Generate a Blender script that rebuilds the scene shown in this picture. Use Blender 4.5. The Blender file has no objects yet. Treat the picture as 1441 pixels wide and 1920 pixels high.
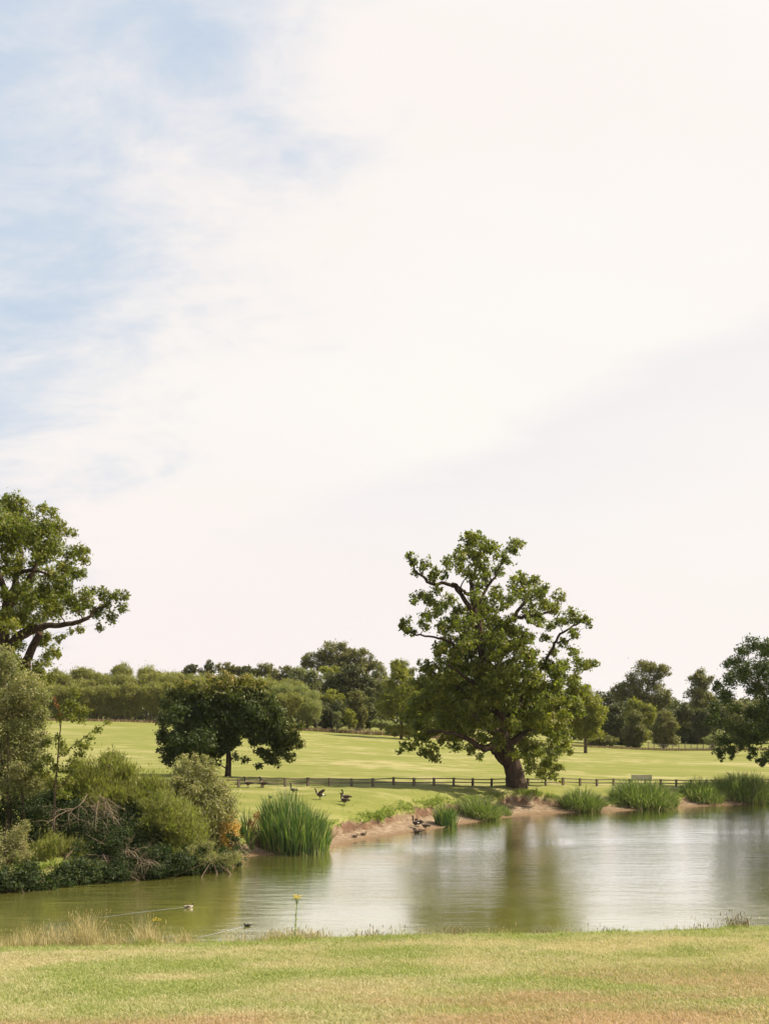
import bpy, math
import numpy as np
from mathutils import Vector
rad = math.radians
scene = bpy.context.scene
C = scene.collection

# ------------------------------------------------------------------ camera, sky, sun, exposure
FPX, CXP, HY, CAMZ = 2200.0, 720.5, 1325.0, 9.0       # focal length and horizon in photo pixels (1441 x 1920)
cam_d = bpy.data.cameras.new('camera'); cam = bpy.data.objects.new('camera', cam_d); C.objects.link(cam)
cam.location = (0, 0, CAMZ); cam.rotation_euler = (rad(90), 0, 0)
cam_d.sensor_fit = 'VERTICAL'; cam_d.sensor_height = 36; cam_d.sensor_width = 27
cam_d.lens = FPX/1920*36; cam_d.shift_y = (HY-960)/1920
cam_d.clip_start = 0.1; cam_d.clip_end = 8000
scene.camera = cam

SUN_EL, SUN_AZ = 47.0, 8.0                            # azimuth from +X (right) towards +Y (away)
sd_ = Vector((math.cos(rad(SUN_EL))*math.cos(rad(SUN_AZ)), math.cos(rad(SUN_EL))*math.sin(rad(SUN_AZ)), math.sin(rad(SUN_EL))))
sun_d = bpy.data.lights.new('sun', 'SUN'); sun = bpy.data.objects.new('sun', sun_d); C.objects.link(sun)
sun_d.energy = 5.0; sun_d.angle = rad(0.8); sun_d.color = (1.0, 0.89, 0.69)
sun.rotation_euler = (-sd_).to_track_quat('-Z', 'Y').to_euler(); sun.location = (60, 40, 60)

scene.view_settings.view_transform = 'Standard'; scene.view_settings.look = 'None'
scene.view_settings.exposure = 0.97; scene.view_settings.gamma = 1; scene.view_settings.use_curve_mapping = False
scene.cycles.max_bounces = 6; scene.cycles.diffuse_bounces = 3; scene.cycles.glossy_bounces = 3
scene.cycles.transmission_bounces = 4; scene.cycles.transparent_max_bounces = 4
scene.cycles.use_denoising = True
scene.cycles.sample_clamp_indirect = 4

def N(nt, t, **kw):
    n = nt.nodes.new(t)
    for k, v in kw.items():
        if k in n.inputs: n.inputs[k].default_value = v
        else: setattr(n, k, v)
    return n
def ramp(nt, stops, interp='LINEAR'):
    r = nt.nodes.new('ShaderNodeValToRGB'); e = r.color_ramp.elements
    r.color_ramp.interpolation = interp
    while len(e) < len(stops): e.new(0.5)
    for i, (p, c) in enumerate(stops):
        e[i].position = p; e[i].color = (*c, 1) if len(c) == 3 else c
    return r
def math_(nt, op, a, b=None, clamp=False):
    m = nt.nodes.new('ShaderNodeMath'); m.operation = op; m.use_clamp = clamp
    for i, v in enumerate((a, b)):
        if v is None: continue
        if isinstance(v, (int, float)): m.inputs[i].default_value = v
        else: nt.links.new(v, m.inputs[i])
    return m.outputs[0]
def mixc(nt, f, a, b, blend='MIX'):
    m = nt.nodes.new('ShaderNodeMix'); m.data_type = 'RGBA'; m.blend_type = blend
    for i, v in ((0, f), (6, a), (7, b)):
        if isinstance(v, (int, float)): m.inputs[i].default_value = v
        elif isinstance(v, tuple): m.inputs[i].default_value = (*v, 1) if len(v) == 3 else v
        else: nt.links.new(v, m.inputs[i])
    return m.outputs[2]

world = bpy.data.worlds.new('World'); scene.world = world; world.use_nodes = True
def build_world():
    nt = world.node_tree; L = nt.links; nt.nodes.clear()
    out = N(nt, 'ShaderNodeOutputWorld')
    sky = N(nt, 'ShaderNodeTexSky', sky_type='NISHITA', sun_disc=False, sun_elevation=rad(SUN_EL), sun_rotation=rad(90-SUN_AZ),
            altitude=50, air_density=1.0, dust_density=2.0, ozone_density=1.5)
    bg = N(nt, 'ShaderNodeBackground', Strength=0.10)
    L.new(sky.outputs[0], bg.inputs[0])
    tc = N(nt, 'ShaderNodeTexCoord'); sp = N(nt, 'ShaderNodeSeparateXYZ'); L.new(tc.outputs['Generated'], sp.inputs[0])
    x, y, z = sp.outputs
    zz = math_(nt, 'ADD', math_(nt, 'MAXIMUM', z, 0.0), 0.42)
    px = math_(nt, 'DIVIDE', x, zz); py = math_(nt, 'DIVIDE', y, zz)
    cb = N(nt, 'ShaderNodeCombineXYZ'); L.new(px, cb.inputs[0]); L.new(py, cb.inputs[1])
    def noise(scale, det, rough, dist, stretch=(1, 1, 1), loc=(0, 0, 0), rz=0):
        mp = N(nt, 'ShaderNodeMapping'); mp.inputs['Scale'].default_value = stretch; mp.inputs['Location'].default_value = loc
        mp.inputs['Rotation'].default_value = (0, 0, rz)
        L.new(cb.outputs[0], mp.inputs[0])
        n = N(nt, 'ShaderNodeTexNoise', Scale=scale, Detail=det, Roughness=rough, Distortion=dist); L.new(mp.outputs[0], n.inputs['Vector'])
        return n.outputs[0]
    n1 = noise(2.2, 8, 0.60, 0.5, (1, 0.9, 1), (3.1, 1.7, 0), 0.5)
    n2 = noise(8.0, 10, 0.62, 0.3, (0.9, 1.4, 1), (7.3, 2.2, 0), 0.7)
    n3 = noise(1.1, 5, 0.5, 0.5, (0.5, 1.2, 1), (1.2, 9.4, 0), -0.5)
    n4 = noise(3.5, 7, 0.6, 0.6, (0.35, 1.6, 1), (5.2, 4.4, 0), -0.25)
    # the open blue lies to the left and fades towards the horizon, where thin cloud thickens
    t = math_(nt, 'ADD', math_(nt, 'MULTIPLY', x, -2.5), math_(nt, 'MULTIPLY', z, 1.85))      # larger = bluer
    for nn_, a_ in ((n1, 0.9), (n2, 1.35), (n4, 0.9)):
        t = math_(nt, 'ADD', t, math_(nt, 'MULTIPLY', math_(nt, 'SUBTRACT', nn_, 0.5), a_))
    f = N(nt, 'ShaderNodeMapRange', interpolation_type='SMOOTHSTEP'); L.new(t, f.inputs[0])
    f.inputs[1].default_value = 0.76; f.inputs[2].default_value = 1.72; f.inputs[3].default_value = 1.0; f.inputs[4].default_value = 0.04
    # cloud: cream, with a pale lavender thinner layer under the sloping edge of the big cloud
    cr = ramp(nt, [(0.34, (0.510, 0.470, 0.456)), (0.50, (0.513, 0.484, 0.466)), (0.66, (0.515, 0.500, 0.476))])
    L.new(n3, cr.inputs[0])
    e = math_(nt, 'SUBTRACT', math_(nt, 'ADD', math_(nt, 'MULTIPLY', x, 0.36), 0.205), z)
    e = math_(nt, 'ADD', e, math_(nt, 'MULTIPLY', math_(nt, 'SUBTRACT', n4, 0.5), 0.10))
    lv = ramp(nt, [(0.0, (0, 0, 0)), (0.10, (1, 1, 1)), (0.30, (0.6, 0.6, 0.6)), (0.75, (0, 0, 0))]); L.new(math_(nt, 'MULTIPLY', e, 4.0), lv.inputs[0])
    lf = math_(nt, 'MULTIPLY', lv.outputs[0], math_(nt, 'SUBTRACT', 1.0, math_(nt, 'MULTIPLY', math_(nt, 'SUBTRACT', 0.05, x, True), 4.0, True)))
    crl = mixc(nt, math_(nt, 'MULTIPLY', lf, 0.62), cr.outputs[0], (0.452, 0.440, 0.458))
    low = N(nt, 'ShaderNodeMapRange', interpolation_type='SMOOTHSTEP'); L.new(z, low.inputs[0])
    low.inputs[1].default_value = 0.0; low.inputs[2].default_value = 0.24; low.inputs[3].default_value = 0.75; low.inputs[4].default_value = 0.0
    cc = mixc(nt, low.outputs[0], crl, (0.510, 0.470, 0.455))
    dt = N(nt, 'ShaderNodeVectorMath', operation='DOT_PRODUCT'); L.new(tc.outputs['Generated'], dt.inputs[0]); dt.inputs[1].default_value = tuple(sd_)
    gl = math_(nt, 'ADD', 0.97, math_(nt, 'MULTIPLY', math_(nt, 'POWER', math_(nt, 'MAXIMUM', dt.outputs['Value'], 0.0), 5.0), 0.10))
    bgc = N(nt, 'ShaderNodeBackground'); L.new(cc, bgc.inputs[0]); L.new(gl, bgc.inputs[1])
    # blue between the clouds is veiled
    veil = N(nt, 'ShaderNodeBackground', Strength=1.0); veil.inputs[0].default_value = (0.285, 0.340, 0.410, 1)
    m0 = N(nt, 'ShaderNodeMixShader'); m0.inputs[0].default_value = 0.95
    L.new(bg.outputs[0], m0.inputs[1]); L.new(veil.outputs[0], m0.inputs[2])
    ms = N(nt, 'ShaderNodeMixShader'); L.new(f.outputs[0], ms.inputs[0]); L.new(m0.outputs[0], ms.inputs[1]); L.new(bgc.outputs[0], ms.inputs[2])
    L.new(ms.outputs[0], out.inputs[0])
build_world()

# ------------------------------------------------------------------ helpers
def P(px, py, d): return np.array([(px-CXP)*d/FPX, d, CAMZ-(py-HY)*d/FPX])
def tag(o, label=None, cat=None, group=None, kind=None):
    if label: o['label'] = label
    if cat: o['category'] = cat
    if group: o['group'] = group
    if kind: o['kind'] = kind
    return o
def empty(name, loc, label, cat, group=None):
    o = bpy.data.objects.new(name, None); C.objects.link(o); o.location = tuple(loc); o.empty_display_size = 0.3
    return tag(o, label, cat, group)
def mesh(name, co, faces, mats, parent=None, attrs=None, smooth=False, mi=None, quads=True, off=None):
    """co: (n,3) world coordinates (or local when off given); faces: (m,k) array, or a list of arrays"""
    co = np.asarray(co, dtype=np.float32)
    if parent is not None and off is None:
        co = co - np.array(parent.location, dtype=np.float32)
    me = bpy.data.meshes.new(name)
    fl = faces if isinstance(faces, list) else [faces]
    fl = [np.asarray(f, dtype=np.int32) for f in fl if len(f)]
    me.vertices.add(len(co)); me.vertices.foreach_set('co', co.ravel())
    idx = np.concatenate([f.ravel() for f in fl]); tot = np.concatenate([np.full(len(f), f.shape[1], np.int32) for f in fl])
    st = np.concatenate([[0], np.cumsum(tot)[:-1]]).astype(np.int32)
    me.loops.add(len(idx)); me.loops.foreach_set('vertex_index', idx)
    me.polygons.add(len(tot)); me.polygons.foreach_set('loop_start', st)
    for m in (mats if isinstance(mats, (list, tuple)) else [mats]): me.materials.append(m)
    if mi is not None: me.polygons.foreach_set('material_index', np.asarray(mi, np.int32))
    me.polygons.foreach_set('use_smooth', np.full(len(tot), smooth))
    me.update(calc_edges=True)
    for k, (dom, v) in (attrs or {}).items():
        a = me.attributes.new(k, 'FLOAT', dom); a.data.foreach_set('value', np.asarray(v, np.float32))
    o = bpy.data.objects.new(name, me); C.objects.link(o)
    if parent is not None: o.parent = parent
    return o

def vnoise(x, y, scale, seed=0, octs=3):
    x = np.asarray(x, float)/scale; y = np.asarray(y, float)/scale
    out = 0; amp = 1; tot = 0
    for k in range(octs):
        xi = np.floor(x).astype(np.int64); yi = np.floor(y).astype(np.int64); fx = x-xi; fy = y-yi
        fx = fx*fx*(3-2*fx); fy = fy*fy*(3-2*fy)
        def h(a, b):
            n = (a*374761393 + b*668265263 + (seed+k*17)*982451653) & 0xffffffff
            n = ((n ^ (n >> 13))*1274126177) & 0xffffffff
            return ((n ^ (n >> 16)) & 0xffff)/65535.0
        v = (h(xi, yi)*(1-fx)+h(xi+1, yi)*fx)*(1-fy)+(h(xi, yi+1)*(1-fx)+h(xi+1, yi+1)*fx)*fy
        out = out+v*amp; tot += amp; amp *= 0.5; x = x*2.03+11.3; y = y*2.03+5.7
    return out/tot
def sstep(a, b, x): t = np.clip((x-a)/(b-a), 0, 1); return t*t*(3-2*t)

# ------------------------------------------------------------------ terrain
WD = lambda row: CAMZ*FPX/(row-HY)                       # distance of a photo row on the water
far_px = [(-420, 1715), (-200, 1690), (0, 1672), (60, 1668), (150, 1656), (240, 1648), (330, 1641), (400, 1634), (440, 1622), (462, 1607), (500, 1603), (560, 1601),
          (610, 1594), (640, 1586), (680, 1576), (740, 1567), (800, 1557), (850, 1548), (900, 1540), (950, 1533), (1000, 1528), (1060, 1524), (1110, 1522),
          (1150, 1522), (1200, 1518), (1280, 1514), (1350, 1510), (1441, 1506), (1600, 1501), (1800, 1500)]
shore = [((px-CXP)*WD(r)/FPX, WD(r)) for px, r in far_px]
shore += [(66, 104), (74, 92), (76, 74), (66, 56), (46, 45), (28, 40.5), (10, 38.6), (-8, 37.5), (-22, 36.5), (-36, 37), (-48, 41), (-46, 50), (-36, 55)]
shore = np.array(shore)
def resample(poly, n=3):
    out = []; k = len(poly)
    for i in range(k):
        p0, p1, p2, p3 = poly[i-1], poly[i], poly[(i+1) % k], poly[(i+2) % k]
        for j in range(n):
            t = j/n
            out.append(0.5*((2*p1)+(-p0+p2)*t+(2*p0-5*p1+4*p2-p3)*t*t+(-p0+3*p1-3*p2+p3)*t**3))
    return np.array(out)
shore_s = resample(shore, 3)
def sdist(x, y):
    x = np.asarray(x, float).ravel(); y = np.asarray(y, float).ravel()
    best = np.full(x.shape, 1e9); ins = np.zeros(x.shape, bool)
    k = len(shore_s)
    for i in range(k):
        a = shore_s[i]; b = shore_s[(i+1) % k]; e = b-a; L2 = e@e
        t = np.clip(((x-a[0])*e[0]+(y-a[1])*e[1])/L2, 0, 1)
        d = np.hypot(x-(a[0]+t*e[0]), y-(a[1]+t*e[1])); best = np.minimum(best, d)
        c = ((a[1] > y) != (b[1] > y))
        with np.errstate(divide='ignore', invalid='ignore'):
            xi = (b[0]-a[0])*(y-a[1])/(b[1]-a[1]+1e-12)+a[0]
        ins ^= c & (x < xi)
    return np.where(ins, -best, best)
ctrl = []
for X in (-60, -30, -10, 0, 10, 30, 60):
    tl = 0.024*X
    for d, z in ((-40, 11.5), (-15, 9.3), (0, 7.35), (6, 6.55), (12, 5.72), (18, 4.95), (23, 4.38), (26, 3.82), (31, 2.1), (36, 0.8)):
        ctrl.append((X, d, z + (tl if 5 < d < 30 else 0)*min(1, 40/max(abs(X), 1))))
for px, r, d in [(447, 1477, 92), (533, 1475, 94), (737, 1473, 99.2), (965, 1475, 103), (1056, 1474, 108), (1151, 1474, 111.5), (1295, 1475, 116.6), (645, 1510, 86), (549, 1490, 89),
                 (427, 1456, 105), (250, 1353, 210), (80, 1351, 206), (-200, 1350, 205), (600, 1368, 222), (740, 1373, 228), (1100, 1400, 226), (1097, 1414, 190), (1300, 1410, 226),
                 (1441, 1412, 228), (1700, 1415, 230), (900, 1387, 226), (200, 1420, 130), (1441, 1474, 120), (1700, 1476, 122), (740, 1412, 160), (1200, 1440, 148), (400, 1385, 165)]:
    ctrl.append(tuple(P(px, r, d)))
for px, d, z in [(640, 78, 0.78), (740, 84.5, 0.72), (850, 92, 0.75), (950, 98.5, 0.95), (1060, 103, 0.85), (1200, 106, 0.85), (1350, 109, 0.85), (1441, 112, 0.8), (1700, 116, 0.8),
                 (250, 64, 1.0), (60, 61, 1.1), (-150, 60, 1.2), (250, 75, 2.0), (0, 78, 2.2), (-250, 80, 2.5), (500, 74, 1.0), (440, 78, 1.6)]:
    ctrl.append(((px-CXP)*d/FPX, d, z))
for X, d, z in [(-200, 300, 5), (0, 300, 3.5), (200, 300, 0), (-200, 100, 5), (200, 110, 0.8), (-500, 600, 2), (0, 600, 2), (500, 600, 0), (120, 60, 1.2), (-90, 55, 2.5), (120, 0, 7), (-120, 0, 8)]:
    ctrl.append((X, d, z))
for n in range(-4, 30, 2):
    fx, fy = -11.44+1.745*n, 92+1.025*n; fpx = CXP+fx*FPX/fy; fr = np.interp(fpx, [300, 447, 600, 737, 850, 965, 1056, 1151, 1295], [1479, 1477, 1475, 1473.5, 1473, 1473.7, 1474, 1474, 1475])
    ctrl.append((fx, fy, CAMZ-(fr-HY)*fy/FPX))
for px, r, d in [(600, 1452, 113), (740, 1451, 118), (850, 1453, 120), (960, 1456, 122), (1100, 1462, 124), (600, 1425, 133), (850, 1425, 145), (560, 1500, 86), (740, 1500, 90), (850, 1498, 95), (700, 1395, 185), (500, 1395, 160)]: ctrl.append(tuple(P(px, r, d)))
ctrl = [c for k, c in enumerate(ctrl) if all(math.hypot(c[0]-e[0], c[1]-e[1]) > 1.2 for e in ctrl[:k])]
ctrl = np.array(ctrl)
def _phi(r): return -np.sqrt(r*r+16.0)
_A = np.hypot(ctrl[:, None, 0]-ctrl[None, :, 0], ctrl[:, None, 1]-ctrl[None, :, 1])
_n = len(ctrl); _M = np.zeros((_n+1, _n+1)); _M[:_n, :_n] = _phi(_A)-0.02*np.eye(_n); _M[_n, :_n] = 1; _M[:_n, _n] = 1
_w = np.linalg.solve(_M, np.append(ctrl[:, 2], 0))
def land(x, y):
    x = np.ravel(x); y = np.ravel(y); out = np.empty(len(x))
    for s in range(0, len(x), 20000):
        r = np.hypot(x[s:s+20000, None]-ctrl[None, :, 0], y[s:s+20000, None]-ctrl[None, :, 1])
        out[s:s+20000] = _phi(r)@_w[:_n]+_w[_n]
    far = sstep(450, 900, np.hypot(x, y)); return out*(1-far)+0.5*far
def beach(x, y):                                          # width of the bare mud strip
    b = 1.2+1.3*vnoise(x, y, 7.0, 3, 2)
    b = b+1.2*sstep(-6, 2, x)*sstep(22, 10, x)*0.8
    b = b*(1-.35*sstep(14, 22, x))
    b = b*(1-.9*sstep(-7.5, -9.5, x))
    return np.clip(b + 1.1*(vnoise(x, y, 1.3, 8, 3)-0.5)*np.minimum(b, 1), 0.12, 4)
def H(x, y, full=False):
    x = np.ravel(np.asarray(x, float)); y = np.ravel(np.asarray(y, float))
    sd = sdist(x, y); la = land(x, y); b = beach(x, y)
    la = la+0.10*(vnoise(x, y, 4.0, 5, 3)-0.5)*sstep(1, 6, sd)
    la = np.maximum(la, 0.55)
    near = sstep(60, 50, y)
    mudz = 0.02+0.17*np.maximum(sd, 0)+0.05*(vnoise(x, y, 0.8, 9, 3)-0.5)*sstep(0, 0.4, sd)
    up = sstep(0, 1, (sd-b)/(0.30+0.9*sstep(.5, .8, vnoise(x, y, 3.0, 21, 2))))
    up = np.clip(up*(1-near)+sstep(0, 6, sd)*near, 0, 1)
    h = np.where(sd > 0, mudz*(1-up)+la*up, np.maximum(-0.02+0.25*sd, -1.6))
    lump = (vnoise(x, y, 0.7, 31, 2)-0.5)*0.16*up*sstep(5, 1, sd-b)
    h = h+lump*(1-near)
    if full: return h, sd, np.where(sd > 0, 1-sstep(0.55, 0.95, up), 1)*(1-near)
    return h
def H1(x, y): return float(H([x], [y])[0])
def hit(px, row, d0=50, d1=400):
    d = np.arange(d0, d1, 0.15); x = (px-CXP)*d/FPX; z = CAMZ-(row-HY)*d/FPX
    h = H(x, d); k = np.argmax(h >= z)
    if h[k] < z[k]: k = len(d)-1
    return np.array([x[k], d[k], h[k]])
def straw(x, y):                                          # how parched the turf is
    s = 0.55*vnoise(x/2.2, y, 7.0, 41, 3)+0.45*vnoise(x, y, 1.6, 43, 3)
    s = (s-.5)*3.4+.02
    s = s+sstep(17, 10, y)*0.24+sstep(16, 10.5, y)*sstep(-1, 3, x)*0.34
    return np.clip(s, 0, 1)

def axis(parts):
    out = []
    for a, b, st in parts:
        n = max(1, int(round((b-a)/st))); out += list(np.linspace(a, b, n, endpoint=False))
    out.append(parts[-1][1]); return np.array(out)
def geo(a, b, n): return list(np.geomspace(a, b, n))
gx = np.concatenate([-np.array(geo(130, 4500, 14))[::-1], axis([(-120, -36, 3), (-36, -12, 0.6), (-12, 44, 0.38), (44, 120, 3)]), np.array(geo(130, 4500, 14))])
gy = np.concatenate([-np.array(geo(60, 4000, 10))[::-1], axis([(-50, 8, 3), (8, 40, 0.8), (40, 54, 1.5), (54, 112, 0.36), (112, 135, 0.8), (135, 320, 2.5)]), np.array(geo(330, 5000, 18))])
GX, GY = np.meshgrid(gx, gy)
h, sdv, mudv = H(GX, GY, True)
co = np.stack([GX.ravel(), GY.ravel(), h], 1)
nx, ny = len(gx), len(gy)
i = (np.arange(ny-1)[:, None]*nx+np.arange(nx-1)[None, :]).ravel()
gf = np.stack([i, i+1, i+1+nx, i+nx], 1)

def mat(name, rough=0.9, color=(0.5, 0.5, 0.5), spec=0.2):
    m = bpy.data.materials.new(name); m.use_nodes = True; nt = m.node_tree; b = nt.nodes['Principled BSDF']
    b.inputs['Base Color'].default_value = (*color, 1); b.inputs['Roughness'].default_value = rough
    b.inputs['Specular IOR Level'].default_value = spec
    return m, nt, b
def tnoise(nt, scale, det=4, rough=0.6, stretch=(1, 1, 1), dist=0.0, coord='Object'):
    tc = N(nt, 'ShaderNodeTexCoord'); mp = N(nt, 'ShaderNodeMapping'); mp.inputs['Scale'].default_value = stretch
    nt.links.new(tc.outputs[coord], mp.inputs[0])
    n = N(nt, 'ShaderNodeTexNoise', Scale=scale, Detail=det, Roughness=rough, Distortion=dist)
    nt.links.new(mp.outputs[0], n.inputs['Vector']); return n.outputs[0]
def attr(nt, name, typ='GEOMETRY'):
    a = N(nt, 'ShaderNodeAttribute'); a.attribute_name = name; a.attribute_type = typ; return a.outputs['Fac']
GREEN_A, GREEN_B, STRAW, PINK = (0.128, 0.146, 0.034), (0.190, 0.192, 0.054), (0.320, 0.282, 0.140), (0.35, 0.255, 0.170)
def ground_mat():
    m, nt, b = mat('meadow', 0.95, spec=0.05); L = nt.links
    st = attr(nt, 'straw'); mud = attr(nt, 'mud')
    fine = tnoise(nt, 6.0, 5, 0.7, (0.5, 1, 1)); mid = tnoise(nt, 0.55, 5, 0.6, (0.35, 1.2, 1)); big = tnoise(nt, 0.05, 4, 0.55, (0.35, 1.6, 1))
    g = mixc(nt, mid, GREEN_A, GREEN_B)
    s = math_(nt, 'ADD', math_(nt, 'MULTIPLY', st, 0.75), math_(nt, 'MULTIPLY', math_(nt, 'SUBTRACT', fine, 0.5), 1.0))
    s = math_(nt, 'ADD', s, math_(nt, 'MULTIPLY', math_(nt, 'SUBTRACT', big, 0.50), 1.3))
    s = math_(nt, 'ADD', s, math_(nt, 'MULTIPLY', math_(nt, 'SUBTRACT', mid, 0.5), 1.5), True)
    c = mixc(nt, s, g, STRAW)
    pk = tnoise(nt, 0.16, 4, 0.6, (0.4, 1.3, 1))
    pr = ramp(nt, [(0.52, (0, 0, 0)), (0.70, (1, 1, 1))]); L.new(pk, pr.inputs[0])
    c = mixc(nt, math_(nt, 'MULTIPLY', math_(nt, 'MULTIPLY', pr.outputs[0], s), 0.65), c, PINK)
    mn = tnoise(nt, 2.2, 6, 0.7); mr = ramp(nt, [(0.3, (0.115, 0.077, 0.050)), (0.55, (0.225, 0.168, 0.115)), (0.75, (0.40, 0.32, 0.235))]); L.new(mn, mr.inputs[0])
    wet = attr(nt, 'wet')
    mc = mixc(nt, wet, mr.outputs[0], (0.15, 0.10, 0.06))
    mc = mixc(nt, attr(nt, 'scarp'), mc, mixc(nt, mn, (0.055, 0.030, 0.019), (0.17, 0.10, 0.065)))
    mf = ramp(nt, [(0.30, (0, 0, 0)), (0.62, (1, 1, 1))]); L.new(math_(nt, 'ADD', mud, math_(nt, 'MULTIPLY', math_(nt, 'SUBTRACT', mn, 0.5), 0.7)), mf.inputs[0])
    c = mixc(nt, mf.outputs[0], c, mc)
    L.new(c, b.inputs['Base Color'])
    bp = N(nt, 'ShaderNodeBump', Strength=0.7, Distance=0.12); L.new(fine, bp.inputs['Height'])
    bp2 = N(nt, 'ShaderNodeBump', Strength=0.35, Distance=0.5); L.new(mid, bp2.inputs['Height']); L.new(bp.outputs[0], bp2.inputs['Normal'])
    L.new(bp2.outputs[0], b.inputs['Normal'])
    return m
ground = mesh('ground', co, gf, ground_mat(), attrs={'straw': ('POINT', straw(GX.ravel(), GY.ravel())), 'mud': ('POINT', mudv),
              'wet': ('POINT', sstep(0.20, 0.04, h)), 'scarp': ('POINT', sstep(-.15, .1, sdv-beach(GX.ravel(), GY.ravel()))*mudv)}, smooth=True)
tag(ground, kind='structure')

# ------------------------------------------------------------------ water
def water_mat():
    m, nt, b = mat('pond_water', 0.04, (0.155, 0.150, 0.030), 0.5); L = nt.links
    b.inputs['Specular IOR Level'].default_value = 0.0; b.inputs['Roughness'].default_value = 1.0
    big = tnoise(nt, 0.035, 3, 0.5, (1, 1.4, 1))
    cr = ramp(nt, [(0.35, (0.175, 0.178, 0.034)), (0.65, (0.215, 0.205, 0.052))]); L.new(big, cr.inputs[0]); L.new(cr.outputs[0], b.inputs['Base Color'])
    r1 = tnoise(nt, 1.5, 3, 0.55, (0.30, 1, 1), 0.2); r2 = tnoise(nt, 7.0, 4, 0.65, (0.45, 1, 1))
    patch = tnoise(nt, 0.07, 3, 0.55, (0.5, 1.6, 1))
    pr = N(nt, 'ShaderNodeMapRange'); L.new(patch, pr.inputs[0]); pr.inputs[1].default_value = 0.38; pr.inputs[2].default_value = 0.62
    pr.inputs[3].default_value = 0.40; pr.inputs[4].default_value = 1.0
    hh = math_(nt, 'MULTIPLY', math_(nt, 'ADD', r1, math_(nt, 'MULTIPLY', r2, 0.40)), pr.outputs[0])
    bp = N(nt, 'ShaderNodeBump', Strength=1.0, Distance=0.034); L.new(hh, bp.inputs['Height'])
    fr = N(nt, 'ShaderNodeFresnel', IOR=1.45); L.new(bp.outputs[0], fr.inputs['Normal'])
    gs = N(nt, 'ShaderNodeBsdfGlossy', Roughness=0.03); gs.inputs[0].default_value = (1, 1, 1, 1); L.new(bp.outputs[0], gs.inputs['Normal'])
    mx = N(nt, 'ShaderNodeMixShader'); L.new(math_(nt, 'MULTIPLY', fr.outputs[0], 2.0, True), mx.inputs[0]); L.new(b.outputs[0], mx.inputs[1]); L.new(gs.outputs[0], mx.inputs[2])
    L.new(mx.outputs[0], nt.nodes['Material Output'].inputs[0])
    return m
WATER = water_mat()
wv = np.array([(-70, 30, 0), (95, 30, 0), (95, 125, 0), (-70, 125, 0)], float)
water = mesh('water', wv, np.array([[0, 1, 2, 3]]), WATER); tag(water, kind='structure')

# ------------------------------------------------------------------ plant materials
def leaf_mat(name, stops, trans=0.35, tcol=None, rough=0.55, spec=0.25, tgain=2.0):
    m, nt, b = mat(name, rough, spec=spec); L = nt.links
    r = ramp(nt, stops); L.new(attr(nt, 'rnd'), r.inputs[0]); L.new(r.outputs[0], b.inputs['Base Color'])
    t = N(nt, 'ShaderNodeBsdfTranslucent')
    hs = N(nt, 'ShaderNodeMix'); hs.data_type = 'RGBA'; hs.blend_type = 'MULTIPLY'; hs.inputs[0].default_value = 1
    L.new(r.outputs[0], hs.inputs[6]); hs.inputs[7].default_value = (0.98*tgain, 1.22*tgain, 0.5*tgain, 1); L.new(hs.outputs[2], t.inputs[0])
    mx = N(nt, 'ShaderNodeMixShader'); mx.inputs[0].default_value = trans
    L.new(b.outputs[0], mx.inputs[1]); L.new(t.outputs[0], mx.inputs[2]); L.new(mx.outputs[0], nt.nodes['Material Output'].inputs[0])
    return m
OAK = leaf_mat('oak_leaf', [(0, (0.049, 0.058, 0.010)), (0.5, (0.101, 0.110, 0.018)), (0.85, (0.176, 0.162, 0.030)), (1, (0.247, 0.196, 0.043))], 0.36)
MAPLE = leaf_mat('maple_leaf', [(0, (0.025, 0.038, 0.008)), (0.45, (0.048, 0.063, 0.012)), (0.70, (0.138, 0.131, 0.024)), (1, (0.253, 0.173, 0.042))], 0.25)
DARK = leaf_mat('dark_leaf', [(0, (0.036, 0.043, 0.012)), (0.6, (0.066, 0.071, 0.017)), (1, (0.126, 0.107, 0.027))], 0.22)
FAROAK = leaf_mat('far_oak_leaf', [(0, (0.077, 0.077, 0.025)), (0.6, (0.123, 0.115, 0.032)), (1, (0.193, 0.156, 0.046))], 0.3)
PALE = leaf_mat('pale_leaf', [(0, (0.101, 0.110, 0.044)), (0.6, (0.148, 0.146, 0.060)), (1, (0.237, 0.215, 0.097))], 0.3)
WILLOW = leaf_mat('willow_leaf', [(0, (0.121, 0.118, 0.035)), (0.6, (0.191, 0.173, 0.057)), (1, (0.267, 0.230, 0.083))], 0.35)
OLIVE = leaf_mat('olive_leaf', [(0, (0.154, 0.158, 0.065)), (0.6, (0.220, 0.215, 0.095)), (1, (0.286, 0.268, 0.130))], 0.35)
BRIGHT = leaf_mat('bright_leaf', [(0, (0.103, 0.109, 0.015)), (0.6, (0.166, 0.159, 0.024)), (1, (0.269, 0.216, 0.038))], 0.4)
SALLOW = leaf_mat('sallow_leaf', [(0, (0.081, 0.091, 0.027)), (0.55, (0.155, 0.149, 0.055)), (0.85, (0.251, 0.215, 0.101)), (1, (0.369, 0.304, 0.181))], 0.3, spec=0.4)
BROOM = leaf_mat('broom_leaf', [(0, (0.096, 0.103, 0.027)), (0.6, (0.156, 0.154, 0.041)), (1, (0.252, 0.218, 0.077))], 0.35)
YELLOW = leaf_mat('yellow_leaf', [(0, (0.156, 0.143, 0.033)), (0.35, (0.384, 0.242, 0.055)), (1, (0.660, 0.363, 0.088))], 0.3, tgain=0.9)
BRAMBLE = leaf_mat('bramble_leaf', [(0, (0.014, 0.026, 0.007)), (0.7, (0.029, 0.045, 0.010)), (1, (0.086, 0.093, 0.020))], 0.25)  # leaf colour deepened to carry the black shade at the foot of the bank
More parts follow.
